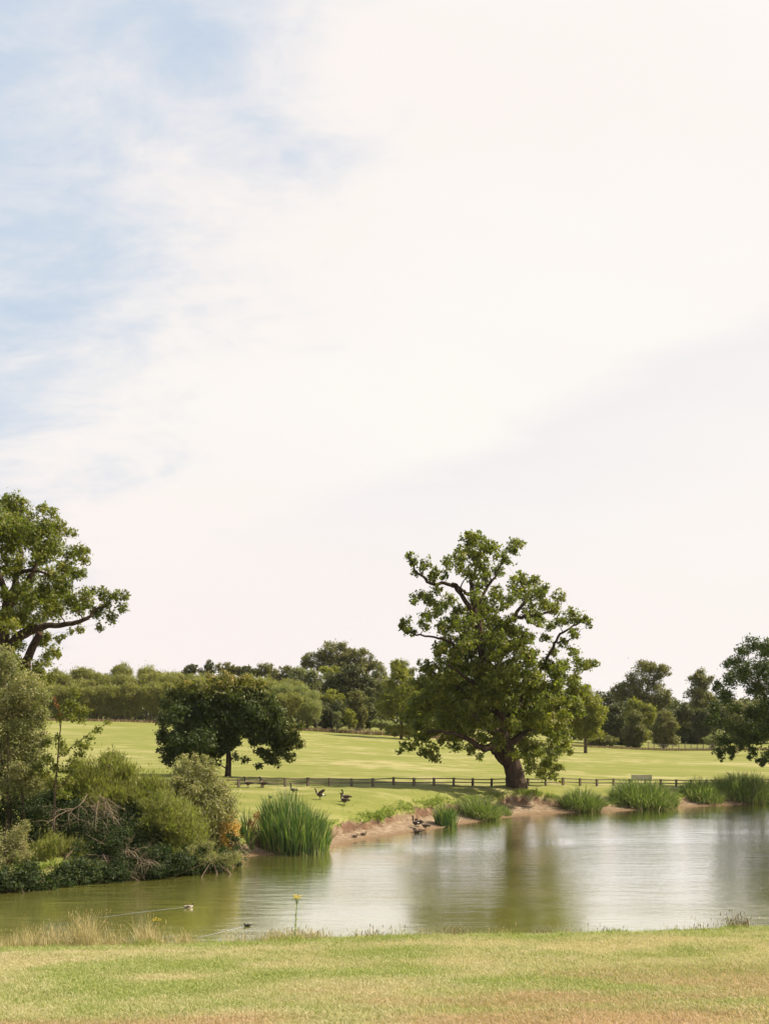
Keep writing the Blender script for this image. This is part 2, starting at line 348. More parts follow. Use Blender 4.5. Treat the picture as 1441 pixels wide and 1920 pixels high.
RUST = leaf_mat('rust_leaf', [(0, (0.14, 0.05, 0.02)), (0.6, (0.28, 0.10, 0.03)), (1, (0.30, 0.22, 0.07))], 0.2, tgain=0.8)
IRIS = leaf_mat('iris_blade', [(0, (0.026, 0.055, 0.018)), (0.55, (0.070, 0.115, 0.028)), (0.82, (0.16, 0.19, 0.055)), (1, (0.34, 0.28, 0.14))], 0.3, spec=0.4)
SEDGE = leaf_mat('sedge_blade', [(0, (0.060, 0.082, 0.022)), (0.6, (0.110, 0.135, 0.040)), (0.88, (0.19, 0.20, 0.08)), (1, (0.38, 0.33, 0.19))], 0.3)
DRY = leaf_mat('dry_blade', [(0, (0.27, 0.20, 0.10)), (0.6, (0.48, 0.38, 0.21)), (1, (0.62, 0.51, 0.32))], 0.3, tgain=0.9)
REDDRY = leaf_mat('red_dry_blade', [(0, (0.10, 0.062, 0.036)), (0.6, (0.21, 0.135, 0.078)), (1, (0.38, 0.29, 0.17))], 0.25, tgain=0.8)
TURF = leaf_mat('turf_blade', [(0, (0.100, 0.135, 0.026)), (0.6, (0.185, 0.215, 0.050)), (1, (0.34, 0.30, 0.12))], 0.3)
FLOWER = leaf_mat('yellow_flower', [(0, (0.62, 0.42, 0.02)), (1, (0.80, 0.62, 0.05))], 0.25, tgain=0.9)
def bark(name, a, b_, sc=3.0):
    m, nt, b = mat(name, 0.95, spec=0.1); n = tnoise(nt, sc, 6, 0.7, (1.6, 1.6, 0.35), 0.6)
    r = ramp(nt, [(0.32, a), (0.68, b_)]); nt.links.new(n, r.inputs[0]); nt.links.new(r.outputs[0], b.inputs['Base Color'])
    bp = N(nt, 'ShaderNodeBump', Strength=1.0, Distance=0.12); nt.links.new(n, bp.inputs['Height']); nt.links.new(bp.outputs[0], b.inputs['Normal'])
    return m
OAKBARK = bark('oak_bark', (0.018, 0.012, 0.009), (0.080, 0.055, 0.040))
BARK = bark('bark', (0.045, 0.032, 0.022), (0.15, 0.11, 0.08))
DEADWOOD = bark('dead_wood', (0.13, 0.095, 0.065), (0.36, 0.28, 0.20), 8)
CUTWOOD = bark('cut_wood', (0.20, 0.11, 0.075), (0.40, 0.25, 0.18), 6)

# ------------------------------------------------------------------ mesh generators
def tubes_geo(paths, sides=5):
    V = []; Fq = []; n0 = 0
    ang = np.linspace(0, 2*np.pi, sides, endpoint=False)
    for pts, rr in paths:
        pts = np.asarray(pts, float); rr = np.asarray(rr, float); k = len(pts)
        t = np.gradient(pts, axis=0); t /= np.linalg.norm(t, axis=1)[:, None]+1e-9
        ref = np.array([0.31, 0.95, 0.05]) if abs(t[:, 2]).mean() > 0.5 else np.array([0.1, 0.15, 0.98])
        u = np.cross(t, ref); u /= np.linalg.norm(u, axis=1)[:, None]+1e-9; w = np.cross(t, u)
        ring = pts[:, None]+rr[:, None, None]*(np.cos(ang)[None, :, None]*u[:, None]+np.sin(ang)[None, :, None]*w[:, None])
        V.append(ring.reshape(-1, 3))
        a = (np.arange(k-1)[:, None]*sides+np.arange(sides)[None, :]).ravel(); b = (np.arange(k-1)[:, None]*sides+(np.arange(sides)[None, :]+1) % sides).ravel()
        Fq.append(np.stack([a, b, b+sides, a+sides], 1)+n0)
        n0 += k*sides
    return np.concatenate(V), np.concatenate(Fq)
def tubes(name, paths, m, parent, sides=5, smooth=True):
    v, f = tubes_geo(paths, sides); return mesh(name, v, f, m, parent, smooth=smooth)
def smooth_path(pts, rr, rng, n=4, jit=0.0):
    pts = np.asarray(pts, float); rr = np.asarray(rr, float); k = len(pts); op = []; orr = []
    for i in range(k-1):
        p0 = pts[max(i-1, 0)]; p1 = pts[i]; p2 = pts[i+1]; p3 = pts[min(i+2, k-1)]
        for j in range(n):
            t = j/n; q = 0.5*((2*p1)+(-p0+p2)*t+(2*p0-5*p1+4*p2-p3)*t*t+(-p0+3*p1-3*p2+p3)*t**3)
            if jit and (i or j): q = q+rng.normal(0, jit, 3)
            op.append(q); orr.append(rr[i]*(1-t)+rr[i+1]*t)
    op.append(pts[-1]); orr.append(rr[-1]); return np.array(op), np.array(orr)

def leaves_geo(blobs, L, cover, rng, aspect=0.6, up=0.0, sub=0.38, clump=1.0, shell=0.55, hue=None, tri=False, loose=0.25, droop=0.0):
    """blobs: rows (x, y, z, rx, ry, rz).  Leaves gather in small clumps spread through each blob."""
    V = []; R = []
    for bl in blobs:
        c = np.array(bl[:3]); r = np.array(bl[3:6]); rm = (r[0]*r[2])**0.5
        la = 0.45*aspect*L*L
        n = int(cover*np.pi*r[0]*r[2]/la)
        if n < 8: n = 8
        K = max(5, int(clump*9*(1+rm/max(L*6, 0.3))))
        K = min(K, max(5, n//7))
        dv = rng.normal(size=(K, 3)); dv /= np.linalg.norm(dv, axis=1)[:, None]
        rad_ = shell+(1.02-shell)*rng.random(K)**0.7
        cc = dv*rad_[:, None]*r*(1-0.35*sub)
        cs = sub*rm*(0.6+0.8*rng.random(K))/(1+K/60.0)**0.25
        ci = rng.integers(0, K, n)
        g = rng.normal(size=(n, 3))*(0.50+.45*rng.random(n)**3)[:, None]; g[:, 2] *= 0.8; g = np.clip(g, -1.7, 1.7)
        p = cc[ci]+g*cs[ci][:, None]
        if droop: p[:, 2] -= droop*np.abs(g[:, 0])*cs[ci]
        fr_ = rng.random(n) < loose; dd_ = rng.normal(size=(n, 3)); dd_ /= np.linalg.norm(dd_, axis=1)[:, None]
        p = np.where(fr_[:, None], dd_*r*(rng.random(n)**0.45)[:, None], p)
        pos = c+p
        ax = rng.normal(size=(n, 3)); ax /= np.linalg.norm(ax, axis=1)[:, None]
        if up:
            o = p/(r+1e-6); o = o*0.6+np.array([0, 0, 1.0]); o /= np.linalg.norm(o, axis=1)[:, None]+1e-6
            ax = ax*(1-up)+o*up; ax /= np.linalg.norm(ax, axis=1)[:, None]+1e-9
        od = p/(r+1e-6); od /= np.linalg.norm(od, axis=1)[:, None]+1e-6
        oc = (p-cc[ci]); oc /= np.linalg.norm(oc, axis=1)[:, None]+1e-6
        nn = rng.normal(size=(n, 3))*0.5+np.array([0, 0, 0.55])+od*0.7+oc*0.5*(~fr_)[:, None]
        sd = np.cross(ax, nn); sd /= np.linalg.norm(sd, axis=1)[:, None]+1e-9; nn = np.cross(sd, ax)
        ll = L*(0.65+0.7*rng.random(n))[:, None]; ww = ll*aspect*0.5
        if tri: q = np.stack([pos-ax*ll*0.5-sd*ww*.9, pos+ax*ll*0.6, pos-ax*ll*0.4+sd*ww*.9+nn*ll*.1], 1)
        else: q = np.stack([pos-ax*ll*0.5, pos-sd*ww+nn*ll*0.10, pos+ax*ll*0.5, pos+sd*ww+nn*ll*0.10], 1)
        V.append(q.reshape(-1, 3))
        rr = 0.42*rng.random(n)+0.40*rng.random(K)[ci]+.25*rng.random()
        if hue is not None: rr = hue(rr, pos, rng)
        R.append(rr)
    V = np.concatenate(V); R = np.clip(np.concatenate(R), 0, 1); n = len(R)
    w_ = 3 if tri else 4; return V, np.arange(n*w_).reshape(n, w_), R
LEAFCOUNT = [0]
def leaves(name, blobs, L, cover, m, parent, rng, **kw):
    v, f, r = leaves_geo(blobs, L, cover, rng, **kw); LEAFCOUNT[0] += len(r)
    return mesh(name, v, f, m, parent, attrs={'rnd': ('FACE', r)})
def connect(skel, blobs, rng, r0=0.12, twigs=4, rmin=0.012):
    """grow a branch from the nearest point of the skeleton to every blob, then twigs inside the blob"""
    sk = [np.asarray(p) for p, _ in skel]; sr = [np.asarray(r) for _, r in skel]
    pts = np.concatenate(sk); rr = np.concatenate(sr); out = []
    todo = [np.array(b[:6]) for b in blobs]
    todo.sort(key=lambda b: np.min(np.linalg.norm(pts-b[:3], axis=1)))
    for b in todo:
        c = b[:3]; d = np.linalg.norm(pts-c, axis=1); cost = d+np.maximum(pts[:, 2]-c[2]+0.2*d, 0)*1.3
        i = int(np.argmin(cost)); a = pts[i]; L = d[i]
        if L > 0.25:
            ra = min(rr[i]*0.62, r0*(0.35+0.12*L)); mid = (a+c)/2+np.array([0, 0, 0.10*L])+rng.normal(0, 0.07*L, 3)
            q, qr = smooth_path([a, mid, c], [ra, ra*0.6, max(ra*0.28, rmin)], rng, 3, 0.02*L)
            out.append((q, qr)); pts = np.concatenate([pts, q[1:]]); rr = np.concatenate([rr, qr[1:]])
        for _ in range(twigs):
            dv = rng.normal(size=3); dv /= np.linalg.norm(dv); e = c+dv*b[3:6]*0.85
            q, qr = smooth_path([c, (c+e)/2+rng.normal(0, 0.08, 3)*b[3], e], [max(r0*0.16, rmin*1.3), rmin, rmin*0.6], rng, 2)
            out.append((q, qr))
    return out
def pxblobs(lst, d, rng, conv=lambda x, y: (x, y), sc=1.0, dep=lambda px, py: 0.0, thick=0.9):
    out = []
    for b in lst:
        x, y = conv(b[0], b[1]); r = b[2]/sc; ry = (b[3]/sc if len(b) > 3 and b[3] else r); dz = b[4] if len(b) > 4 else dep(x, y)
        dd = d+dz; p = P(x, y, dd); out.append((p[0], p[1], p[2], r*dd/FPX, r*dd/FPX*thick, ry*dd/FPX))
    return out
def fill_ellipses(ells, d, rng, k=9, fr=0.42, flat=0.8):
    """ells in photo px (cx, cy, rx, ry): smaller blobs spread over each ellipsoid's skin and inside it"""
    out = []
    for e in ells:
        cx, cy, rx, ry = e[:4]; dd = d+(e[4] if len(e) > 4 else 0); c = P(cx, cy, dd); s = dd/FPX
        R = np.array([rx*s, (rx+ry)*0.5*s*flat, ry*s]); kk = max(4, int(k*(rx*ry)/(min(rx, ry)**2)))
        for j in range(kk):
            dv = rng.normal(size=3); dv /= np.linalg.norm(dv)
            if j % 3 and dv[1] > 0.2: dv[1] *= -1
            f = fr*(0.75+0.5*rng.random())*min(R[0], R[2])
            pos = c+dv*np.maximum(R-f, 0.1*R)*(0.75+0.25*rng.random())
            out.append((*pos, f*1.15, f, f*0.95))
        out.append((*c, R[0]*0.6, R[1]*0.55, R[2]*0.6))
    return out
def tree(name, label, cat, px, d, ells, L, m, seed, cover=1.6, trunk=0.25, group=None, barkm=None, k=9, fr=0.42, stems=1, blobs=None, twigs=2, lean=0, row=None, **kw):
    rng = np.random.default_rng(seed); x = (px-CXP)*d/FPX; z = H1(x, d)
    root = empty(name, (x, d, z), label, cat, group)
    bl = blobs if blobs is not None else fill_ellipses(ells, d, rng, k, fr)
    arr = np.array(bl); top = arr[:, 2].max(); cen = arr[:, :3].mean(0); base = np.array([x, d, z])
    skel = []
    for s in range(stems):
        o = rng.normal(0, 0.25, 3)*(stems > 1)*np.array([1, 1, 0]); tgt = cen+np.array([0, 0, 0.55*(top-cen[2])])+(rng.normal(0, 1, 3)*np.std(arr[:, :3], 0)*0.8 if stems > 1 else 0)
        b0 = base+o*np.array([3, 3, 0])-np.array([0, 0, 0.15])
        mid1 = b0*0.72+tgt*0.28+np.array([0, 0, 0.1])+rng.normal(0, 0.1, 3)*trunk; mid2 = b0*0.35+tgt*0.65+rng.normal(0, 0.8, 3)*trunk
        skel.append(smooth_path([b0, b0*0.97+tgt*0.03+np.array([0, 0, 0.1]), mid1, mid2, tgt], [trunk*1.35, trunk, trunk*0.8, trunk*0.45, trunk*0.12], rng, 3))
    tubes('trunk', skel, barkm or BARK, root, 7)
    if d > 150: kw.setdefault('tri', True); L = L*1.1
    if kw.get('aspect', 1) < .35: kw.setdefault('tri', True)
    cover = cover*(2.1 if d > 150 else 1.9)
    br = connect(skel, bl, rng, trunk*0.7, twigs, rmin=max(0.01, L*0.05))
    tubes('branches', br, barkm or BARK, root, 3)
    leaves('crown', bl, L, cover, m, root, rng, **kw)
    return root

# ------------------------------------------------------------------ the great oak by the fence
def oak():
    rng = np.random.default_rng(11); d = 103.0
    cv = lambda x, y: (700+x/3.002, 960+y/3.002)
    base = hit(967, 1475, 95, 115); d = base[1]
    root = empty('oak_tree', base, 'tall old spreading oak with leaning dark trunk, standing in front of the rail fence', 'tree')
    raw = """590 165 72;530 140 45;660 195 68;560 265 78;480 250 58;425 290 50;790 195 52;745 262 48;825 180 34;700 330 42;640 365 56;560 350 50;500 320 45;600 420 40;
    220 268 40;295 290 42;350 345 38;250 345 30;335 372 32;200 245 25;400 360 30;
    250 468 44;315 500 58;365 560 62;300 585 42;425 495 42;405 640 74;240 500 30;360 440 35;
    185 628 42;195 675 36;235 685 22;290 650 28;160 650 25;275 625 25;
    560 560 88;500 625 78;640 520 78;745 500 72;830 425 76;905 470 72;965 520 60;1040 472 42;1015 540 42;880 575 66;785 400 42;935 610 46;690 440 40;830 365 38;900 390 40;960 430 40;
    600 680 98;465 740 88;385 760 56;715 640 86;820 680 66;700 780 108;845 790 88;560 820 108;430 860 98;300 860 58;340 930 78;255 965 58;860 720 60;
    1000 640 36;965 705 34;1085 600 44;1150 600 46;1195 600 34;1130 680 40;1060 740 36;1000 785 36;1120 790 44;1060 850 56;1160 870 56;1215 850 36;1250 850 26;1040 620 30;1210 640 25;1100 560 30;
    900 920 108;1020 940 88;1110 960 76;760 930 108;620 960 118;480 990 118;340 1060 108;240 1080 68;205 1150 56;260 1200 78;400 1170 108;560 1130 108;730 1100 118;880 1100 108;1020 1090 108;1130 1080 80;1170 1010 46;
    180 1322 36;232 1290 50;322 1340 54;350 1392 30;300 1250 68;462 1320 44;545 1335 40;480 1240 76;850 1230 88;980 1220 98;1080 1230 60;930 1330 78;1010 1360 66;1000 1430 60;945 1470 48;885 1440 40;1060 1300 52;640 1190 78;760 1190 66;700 1300 46;760 1345 40;850 1330 50;880 1390 40;620 1290 40;700 1340 30;800 1360 36;740 1260 60;690 1010 90;600 900 80;740 870 70;560 700 70;650 600 60;850 1000 80;950 1020 60;820 1180 60;900 1180 60;560 470 50;620 300 50;540 210 40;880 820 60;950 850 50;1010 900 50;470 560 40;1010 1490 30;
    400 1290 40;600 1380 26;160 1350 22;270 1360 26;1100 1340 30;1050 1440 30;700 1230 60;580 1250 60"""
    lst = [tuple(float(v) for v in s.split()) for s in raw.replace('\n', '').split(';')]
    W = lambda y: np.interp(y, [100, 400, 600, 900, 1200, 1500], [250, 330, 480, 560, 560, 300])
    big = []
    for x, y, r in lst:
        hw = W(y); cx = np.interp(y, [100, 400, 900, 1500], [640, 620, 690, 820]); q = max(0, 1-((x-cx)/hw)**2)**0.5
        dz = rng.uniform(-1, 1)*5.5*q if r < 60 else rng.choice([-1, 1])*rng.uniform(0.35, 1)*5.5*q
        big.append((x, y, r*(1.0 if r < 56 else .62), 0, dz))
        if r < 42: big.append((x+rng.normal(0, 10), y+rng.normal(0, 10), r*.7, 0, dz+rng.normal(0, .6))); continue
        if r < 56: big.append((x+rng.normal(0, 16), y+rng.normal(0, 16), r*.6, 0, dz+rng.normal(0, 1))); continue
        for j in range(6 if r < 80 else 10 if r < 100 else 14):      # break the big masses into lumps at many depths
            a = rng.uniform(0, 6.28); f = rng.uniform(.25, .85); big.append((x+r*f*math.cos(a), y+r*f*math.sin(a), r*rng.uniform(.36, .50), 0, (dz if j % 2 else rng.uniform(-1, 1)*5.8*q)+rng.normal(0, .6)))
    bl = pxblobs(big, d, rng, cv, 3.002)
    L = lambda pts: [P(*cv(x, y), d+dz) for x, y, dz in pts]
    def limb(pts, r): return smooth_path(L(pts), np.array(r), rng, 4, 0.05)
    s = 1/3.002*d/FPX
    tr = limb([(806, 1570, 0), (800, 1520, 0), (785, 1450, 0), (765, 1390, 0), (735, 1330, 0), (712, 1250, 0.2), (700, 1120, 0.3)], [62*s, 56*s, 52*s, 50*s, 56*s, 46*s, 40*s])
    tubes('trunk', [tr, limb([(800, 1545, -0.8), (790, 1500, -0.5), (780, 1440, 0)], [20*s, 24*s, 20*s]), limb([(845, 1560, .2), (828, 1500, .1), (805, 1430, 0)], [26*s, 26*s, 20*s]),
                    limb([(762, 1560, 0.5), (775, 1500, 0.2), (765, 1430, 0)], [20*s, 24*s, 20*s]), limb([(745, 1400, 0), (700, 1350, 0), (670, 1300, 0.1)], [34*s, 36*s, 30*s])], OAKBARK, root, 14)
    limbs = [limb([(700, 1130, 0.3), (665, 1000, 0), (640, 880, -0.6), (600, 720, -0.5), (575, 600, 0), (545, 545, 0), (492, 465, -0.3), (460, 415, -0.3)], [38*s, 32*s, 28*s, 23*s, 19*s, 15*s, 12*s, 11*s]),
             limb([(462, 417, -0.3), (400, 400, -0.5), (330, 405, -0.6), (285, 372, -0.6), (232, 322, -0.4), (205, 270, -0.2)], [11*s, 10*s, 9*s, 8*s, 5*s, 3*s]),
             limb([(578, 610, 0), (560, 480, 0.3), (553, 390, 0.5), (580, 300, 0.6), (600, 200, 0.6)], [19*s, 16*s, 13*s, 8*s, 4*s]),
             limb([(560, 470, 0.3), (520, 455, -0.4), (480, 420, -0.6), (440, 400, -0.6)], [12*s, 10*s, 8*s, 6*s]),
             limb([(590, 520, 0), (640, 420, 0.8), (695, 340, 1.0), (730, 250, 1.0)], [10*s, 8*s, 6*s, 3*s]),
             limb([(650, 800, -0.3), (720, 650, -1.0), (785, 600, -1.5), (820, 545, -1.7), (900, 470, -1.5)], [22*s, 18*s, 14*s, 9*s, 5*s]),
             limb([(785, 600, -1.5), (850, 590, -2.4), (960, 575, -2.6), (1040, 545, -2.0)], [12*s, 10*s, 7*s, 3*s]),
             limb([(740, 1200, 0.5), (850, 1040, 1.2), (945, 890, 0.4), (1010, 760, 0), (1050, 692, 0), (1125, 645, 0), (1200, 600, 0)], [22*s, 17*s, 10*s, 8*s, 7*s, 5*s, 3*s]),
             limb([(1030, 740, 0), (1100, 715, -0.3), (1160, 670, -0.3)], [6*s, 4*s, 2.5*s]),
             limb([(500, 800, -1), (430, 730, -1.3), (340, 703, -1.2), (240, 688, -1.0), (195, 672, -.8)], [12*s, 8*s, 6*s, 5*s, 3*s]),
             limb([(700, 1290, 0), (640, 1330, -1.4), (585, 1312, -2.4), (480, 1255, -3.2), (380, 1240, -3.4), (300, 1240, -3)], [26*s, 20*s, 16*s, 12*s, 8*s, 5*s]),
             limb([(770, 1300, 0.3), (860, 1240, 1.0), (980, 1160, 1.8), (1100, 1060, 2.0)], [24*s, 18*s, 13*s, 6*s]),
             limb([(690, 1150, 0), (560, 1060, 1.5), (430, 960, 2.2), (330, 900, 2.0)], [22*s, 16*s, 11*s, 5*s]),
             limb([(700, 1180, -0.3), (680, 1240, -3.0), (620, 1200, -4.2), (560, 1130, -4.6)], [18*s, 14*s, 10*s, 6*s]),
             limb([(640, 1010, -.5), (560, 960, -2.6), (420, 860, -3.4)], [18*s, 12*s, 6*s])]
    for l in limbs: tubes('limb', [l], OAKBARK, root, 9)
    tubes('branches', connect([tr]+limbs, bl, rng, 0.12, 2, 0.015), OAKBARK, root, 3)
    leaves('crown', bl, 0.25, 2.3, OAK, root, rng, aspect=0.78, sub=0.40, clump=.9, shell=0.5, loose=.06, tri=True)
oak()

def left_oak():
    rng = np.random.default_rng(5); d = 76.0; cv = lambda x, y: (x/3.002, 900+y/3.002)
    x0 = P(-45, 1500, d)[0]; base = (x0, d, H1(x0, d))
    root = empty('oak_tree', base, 'large oak cut off by the left edge of the photo, with two sawn limb stubs', 'tree')
    raw = """30 150 58;120 155 58;60 240 78;170 232 58;240 168 42;300 190 42;250 262 66;330 270 56;382 290 32;180 342 78;60 350 86;300 372 78;402 420 56;450 400 46;472 452 36;380 500 66;430 530 38;240 420 66;
    282 540 62;360 590 66;40 520 56;20 640 46;170 680 66;282 660 76;300 722 76;400 682 56;480 650 50;522 622 28;580 642 46;650 650 46;702 650 32;690 722 36;630 770 42;550 742 46;560 832 28;450 842 30;400 855 22;
    110 762 76;40 760 56;220 782 56;300 962 42;232 900 46;320 985 28;120 930 40;260 1010 48;200 1060 58;282 1120 40;30 110 26;130 120 30;500 700 44;600 700 40;330 900 26;360 880 20;
    60 120 60;90 200 60;140 280 60;200 300 60;100 300 60;30 300 60;30 450 60;100 520 50;170 560 60;200 640 60;100 640 60;60 820 60;150 830 50;260 880 40;350 640 60;440 720 50;20 250 60;200 480 50;260 600 50;420 300 26;490 400 26;470 520 30;-80 200 110;-250 260 140;-120 420 130;-300 480 150;-450 420 150;-120 650 120;-320 700 150;-520 640 150;-620 500 120;-200 900 110;-420 900 120;100 450 50;140 600 40;90 1010 40;230 1100 45"""
    lst = [tuple(float(v) for v in s.split()) for s in raw.replace('\n', '').split(';')]
    big = []
    for x, y, r in lst:
        q = max(0, 1-((x+80)/620)**2)**0.5
        dz = rng.uniform(-1, 1)*4.5*q; big.append((x, y, r, 0, dz))
        if r >= 66: big.append((x+rng.normal(0, 14), y+rng.normal(0, 14), r*0.8, 0, -dz))
    bl = pxblobs(big, d, rng, cv, 3.002); s = 1/3.002*d/FPX
    def limb(pts, r): return smooth_path([P(*cv(a, b), d+dz) for a, b, dz in pts], np.array(r)*s, rng, 4, 0.03)
    tr = limb([(-130, 1900, 0), (-110, 1600, 0), (-70, 1300, 0), (-20, 1080, 0), (0, 900, 0)], [95, 80, 75, 70, 62])
    tubes('trunk', [tr], OAKBARK, root, 12)
    limbs = [limb([(0, 900, 0), (25, 800, 0), (45, 700, 0), (60, 660, 0), (95, 560, 0.2), (120, 440, 0.3), (110, 330, 0.4), (120, 200, .4)], [50, 38, 30, 24, 18, 15, 10, 5]),
             limb([(58, 690, 0), (35, 640, -0.3), (15, 580, -0.5), (-30, 480, -0.5), (-60, 350, -0.5)], [20, 19, 17, 14, 8]),
             limb([(60, 720, 0), (115, 640, 0.3), (150, 580, 0.3), (185, 520, 0.3), (225, 440, 0.4), (250, 350, .4)], [20, 15, 14, 12, 8, 4]),
             limb([(100, 530, 0), (150, 510, -0.5), (200, 512, -0.6), (270, 530, -.6)], [14, 12, 9, 5]),
             limb([(30, 990, 0), (90, 900, -0.3), (160, 850, -0.6), (270, 822, -0.8), (350, 818, -0.8), (430, 800, -0.8), (500, 772, -0.8), (530, 735, -0.6), (600, 705, -.5)], [36, 30, 26, 17, 15, 13, 10, 7, 4]),
             limb([(-60, 800, 0), (-200, 600, 0), (-320, 420, 0), (-400, 350, 0)], [40, 30, 20, 8]),
             limb([(-60, 1000, 0), (-220, 850, 1), (-400, 760, 1.5), (-520, 650, 1.5)], [38, 28, 18, 8]),
             limb([(115, 860, -1.5), (125, 790, -1.5), (112, 700, -1.5)], [3, 3, 2])]
    for l in limbs: tubes('limb', [l], OAKBARK, root, 9)
    for pts, r in (([(80, 1120, -0.5), (150, 1020, -1.3), (180, 950, -1.7), (228, 865, -2.0)], [26, 24, 22, 19]), ([(60, 1180, -0.8), (110, 1090, -1.6), (125, 1050, -2.0), (165, 1040, -2.4)], [30, 24, 22, 20])):
        pth, rr = limb(pts, r); o = tubes('limb_stub', [(pth, rr)], OAKBARK, root, 10); o['label'] = 'sawn-off dark limb stub'
        e = pth[-1]; t = (pth[-1]-pth[-2]); t /= np.linalg.norm(t)
        c = tubes('cut_face', [([e-t*0.02, e+t*0.05, e+t*0.055], [rr[-1]*0.97, rr[-1]*0.9, 0.005])], CUTWOOD, None, 10, False); c.location = (0, 0, 0)
        me = c.data; v = np.empty(len(me.vertices)*3, np.float32); me.vertices.foreach_get('co', v); v = v.reshape(-1, 3)-np.array(base, np.float32); me.vertices.foreach_set('co', v.ravel())
        c.parent = o
    tubes('branches', connect([tr]+limbs, bl, rng, 0.11, 3, 0.012), OAKBARK, root, 3)
    leaves('crown', bl, 0.19, 3.1, OAK, root, rng, aspect=0.72, sub=0.50, clump=1.3, shell=0.25, loose=.3, tri=True)
left_oak()

def maple():
    rng = np.random.default_rng(21); cv = lambda x, y: (280+x/2.882, 1180+y/2.882)
    b = hit(427, 1456, 98, 112); d = b[1]
    E = [(400, 350, 210, 105), (280, 480, 205, 170), (500, 470, 200, 150), (670, 545, 150, 110), (150, 600, 85, 100), (660, 680, 120, 58), (310, 630, 170, 85), (740, 590, 90, 60), (200, 400, 110, 60), (560, 350, 90, 60), (420, 600, 90, 70), (230, 580, 170, 110), (180, 660, 100, 62), (330, 660, 140, 62), (400, 560, 120, 90), (300, 520, 200, 130), (600, 580, 110, 70), (540, 500, 120, 80), (720, 620, 90, 60)]
    ells = [(*cv(e[0], e[1]), e[2]/2.882, e[3]/2.882) for e in E]
    bl = fill_ellipses(ells, d, rng, 11, 0.34)
    bl += pxblobs([(520, 270, 34), (400, 250, 36), (330, 270, 34), (250, 300, 34), (110, 340, 34), (70, 560, 30), (60, 600, 26), (90, 700, 34), (120, 715, 24), (820, 520, 30), (815, 620, 26), (760, 690, 34), (690, 730, 22), (590, 735, 24), (520, 700, 26), (455, 270, 30), (600, 300, 30), (680, 430, 36), (760, 500, 36)], d, rng, cv, 2.882)
    bl += pxblobs([(312, 1318, 16), (306, 1350, 15), (305, 1380, 15), (309, 1410, 14), (322, 1428, 13), (330, 1300, 16), (348, 1286, 15), (352, 1424, 15), (382, 1427, 14), (406, 1430, 11), (440, 1420, 9), (542, 1368, 18), (554, 1392, 14), (470, 1290, 18), (500, 1310, 18), (520, 1335, 18), (330, 1340, 26, 0, -2), (340, 1390, 26, 0, -2), (380, 1390, 30, 0, -2.5)], d, rng)
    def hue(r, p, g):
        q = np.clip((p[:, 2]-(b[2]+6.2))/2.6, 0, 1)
        q2 = np.clip((p[:, 0]-(b[0]+2.5))/4.0, 0, 1)*.6; q = np.maximum(q, q2); return r*0.50+0.52*q*(0.5+g.random(len(r)))  # yellow tip growth on top; sunlit top and right also put into leaf colour
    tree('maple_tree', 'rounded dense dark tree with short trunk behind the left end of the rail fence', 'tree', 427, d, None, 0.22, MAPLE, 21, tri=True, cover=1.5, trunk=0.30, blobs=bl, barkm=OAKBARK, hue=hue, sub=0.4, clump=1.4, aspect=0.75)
maple()

def right_tree():
    rng = np.random.default_rng(31); cv = lambda x, y: (1080+x/3.99, 1180+y/3.99); d = 114.0
    raw = """1240 150 56;1320 120 66;1420 130 76;1130 262 42;1200 230 56;1150 372 66;1260 330 96;1400 300 96;1062 420 46;1100 500 72;1045 590 52;985 690 42;1062 680 52;1350 440 84;1180 590 56;1330 640 76;1430 560 76;
    1100 820 56;1062 900 46;1082 962 30;1180 750 76;1250 820 76;1150 900 56;1320 920 44;1400 980 44;1350 790 76;1430 760 86;1300 720 62;1290 960 22;1350 985 20;1040 440 30;1160 960 20;1225 880 30;1440 930 50;1390 1010 20;
    1550 180 120;1640 330 140;1560 560 130;1720 500 120;1660 760 150;1540 900 90;1780 640 120;1750 850 100;1500 420 90;1490 700 90"""
    lst = [tuple(float(v) for v in s.split()) for s in raw.replace('\n', '').split(';')]
    big = []
    for x, y, r in lst:
        q = max(0, 1-((x-1500)/480)**2)**0.5; dz = rng.uniform(-1, 1)*5*q; big.append((x, y, r*1.08, 0, dz)); big.append((x+rng.normal(0, r*.3), y+rng.normal(0, r*.3), r*.6, 0, -dz*.7))
        if r > 70: big.append((x+rng.normal(0, 16), y+rng.normal(0, 16), r*0.8, 0, -dz))
    bl = pxblobs(big, d, rng, cv, 3.99)
    tree('oak_tree', 'dark broad tree cut off by the right edge, low branches hanging over the field', 'tree', 1478, d, None, 0.24, MAPLE, 32, hue=lambda r, p, g: r*.6, tri=True, cover=1.35, trunk=0.6, blobs=bl, barkm=OAKBARK, sub=0.42, clump=1.2, shell=0.35, twigs=3)
right_tree()

# ------------------------------------------------------------------ trees beyond the field
PL = 'slender willow in the even plantation along the top left edge of the field'
k = 0
prng = np.random.default_rng(77)
for d, x0, x1, st, top, rx in ((211, 96, 540, 40, 1276, 35), (221, 80, 560, 42, 1261, 34), (233, 60, 560, 44, 1249, 34)):
    px = x0
    while px < x1:
        jx = px+prng.normal(0, 4); tp = top+prng.normal(0, 5)+max(0, jx-330)*0.10; rxx = rx*prng.uniform(0.9, 1.15)
        bot = 1334 if d < 215 else 1320
        cy = (tp+bot)/2
        tree('willow_tree', PL, 'tree', jx, d, [(jx, cy-4, rxx, (bot-tp)/2), (jx+prng.normal(0, 4), tp+20, rxx*0.75, 18), (jx+prng.normal(0, 6), bot-6, rxx*0.8, 22)], 0.36, WILLOW, 100+k, cover=0.95, trunk=0.09, group='plantation willows along the field edge',
             k=9, fr=0.36, stems=5, aspect=0.3, up=0.55, sub=0.55, clump=1.0, shell=0.2, loose=.45, twigs=0)
        px += st*prng.uniform(0.85, 1.15); k += 1
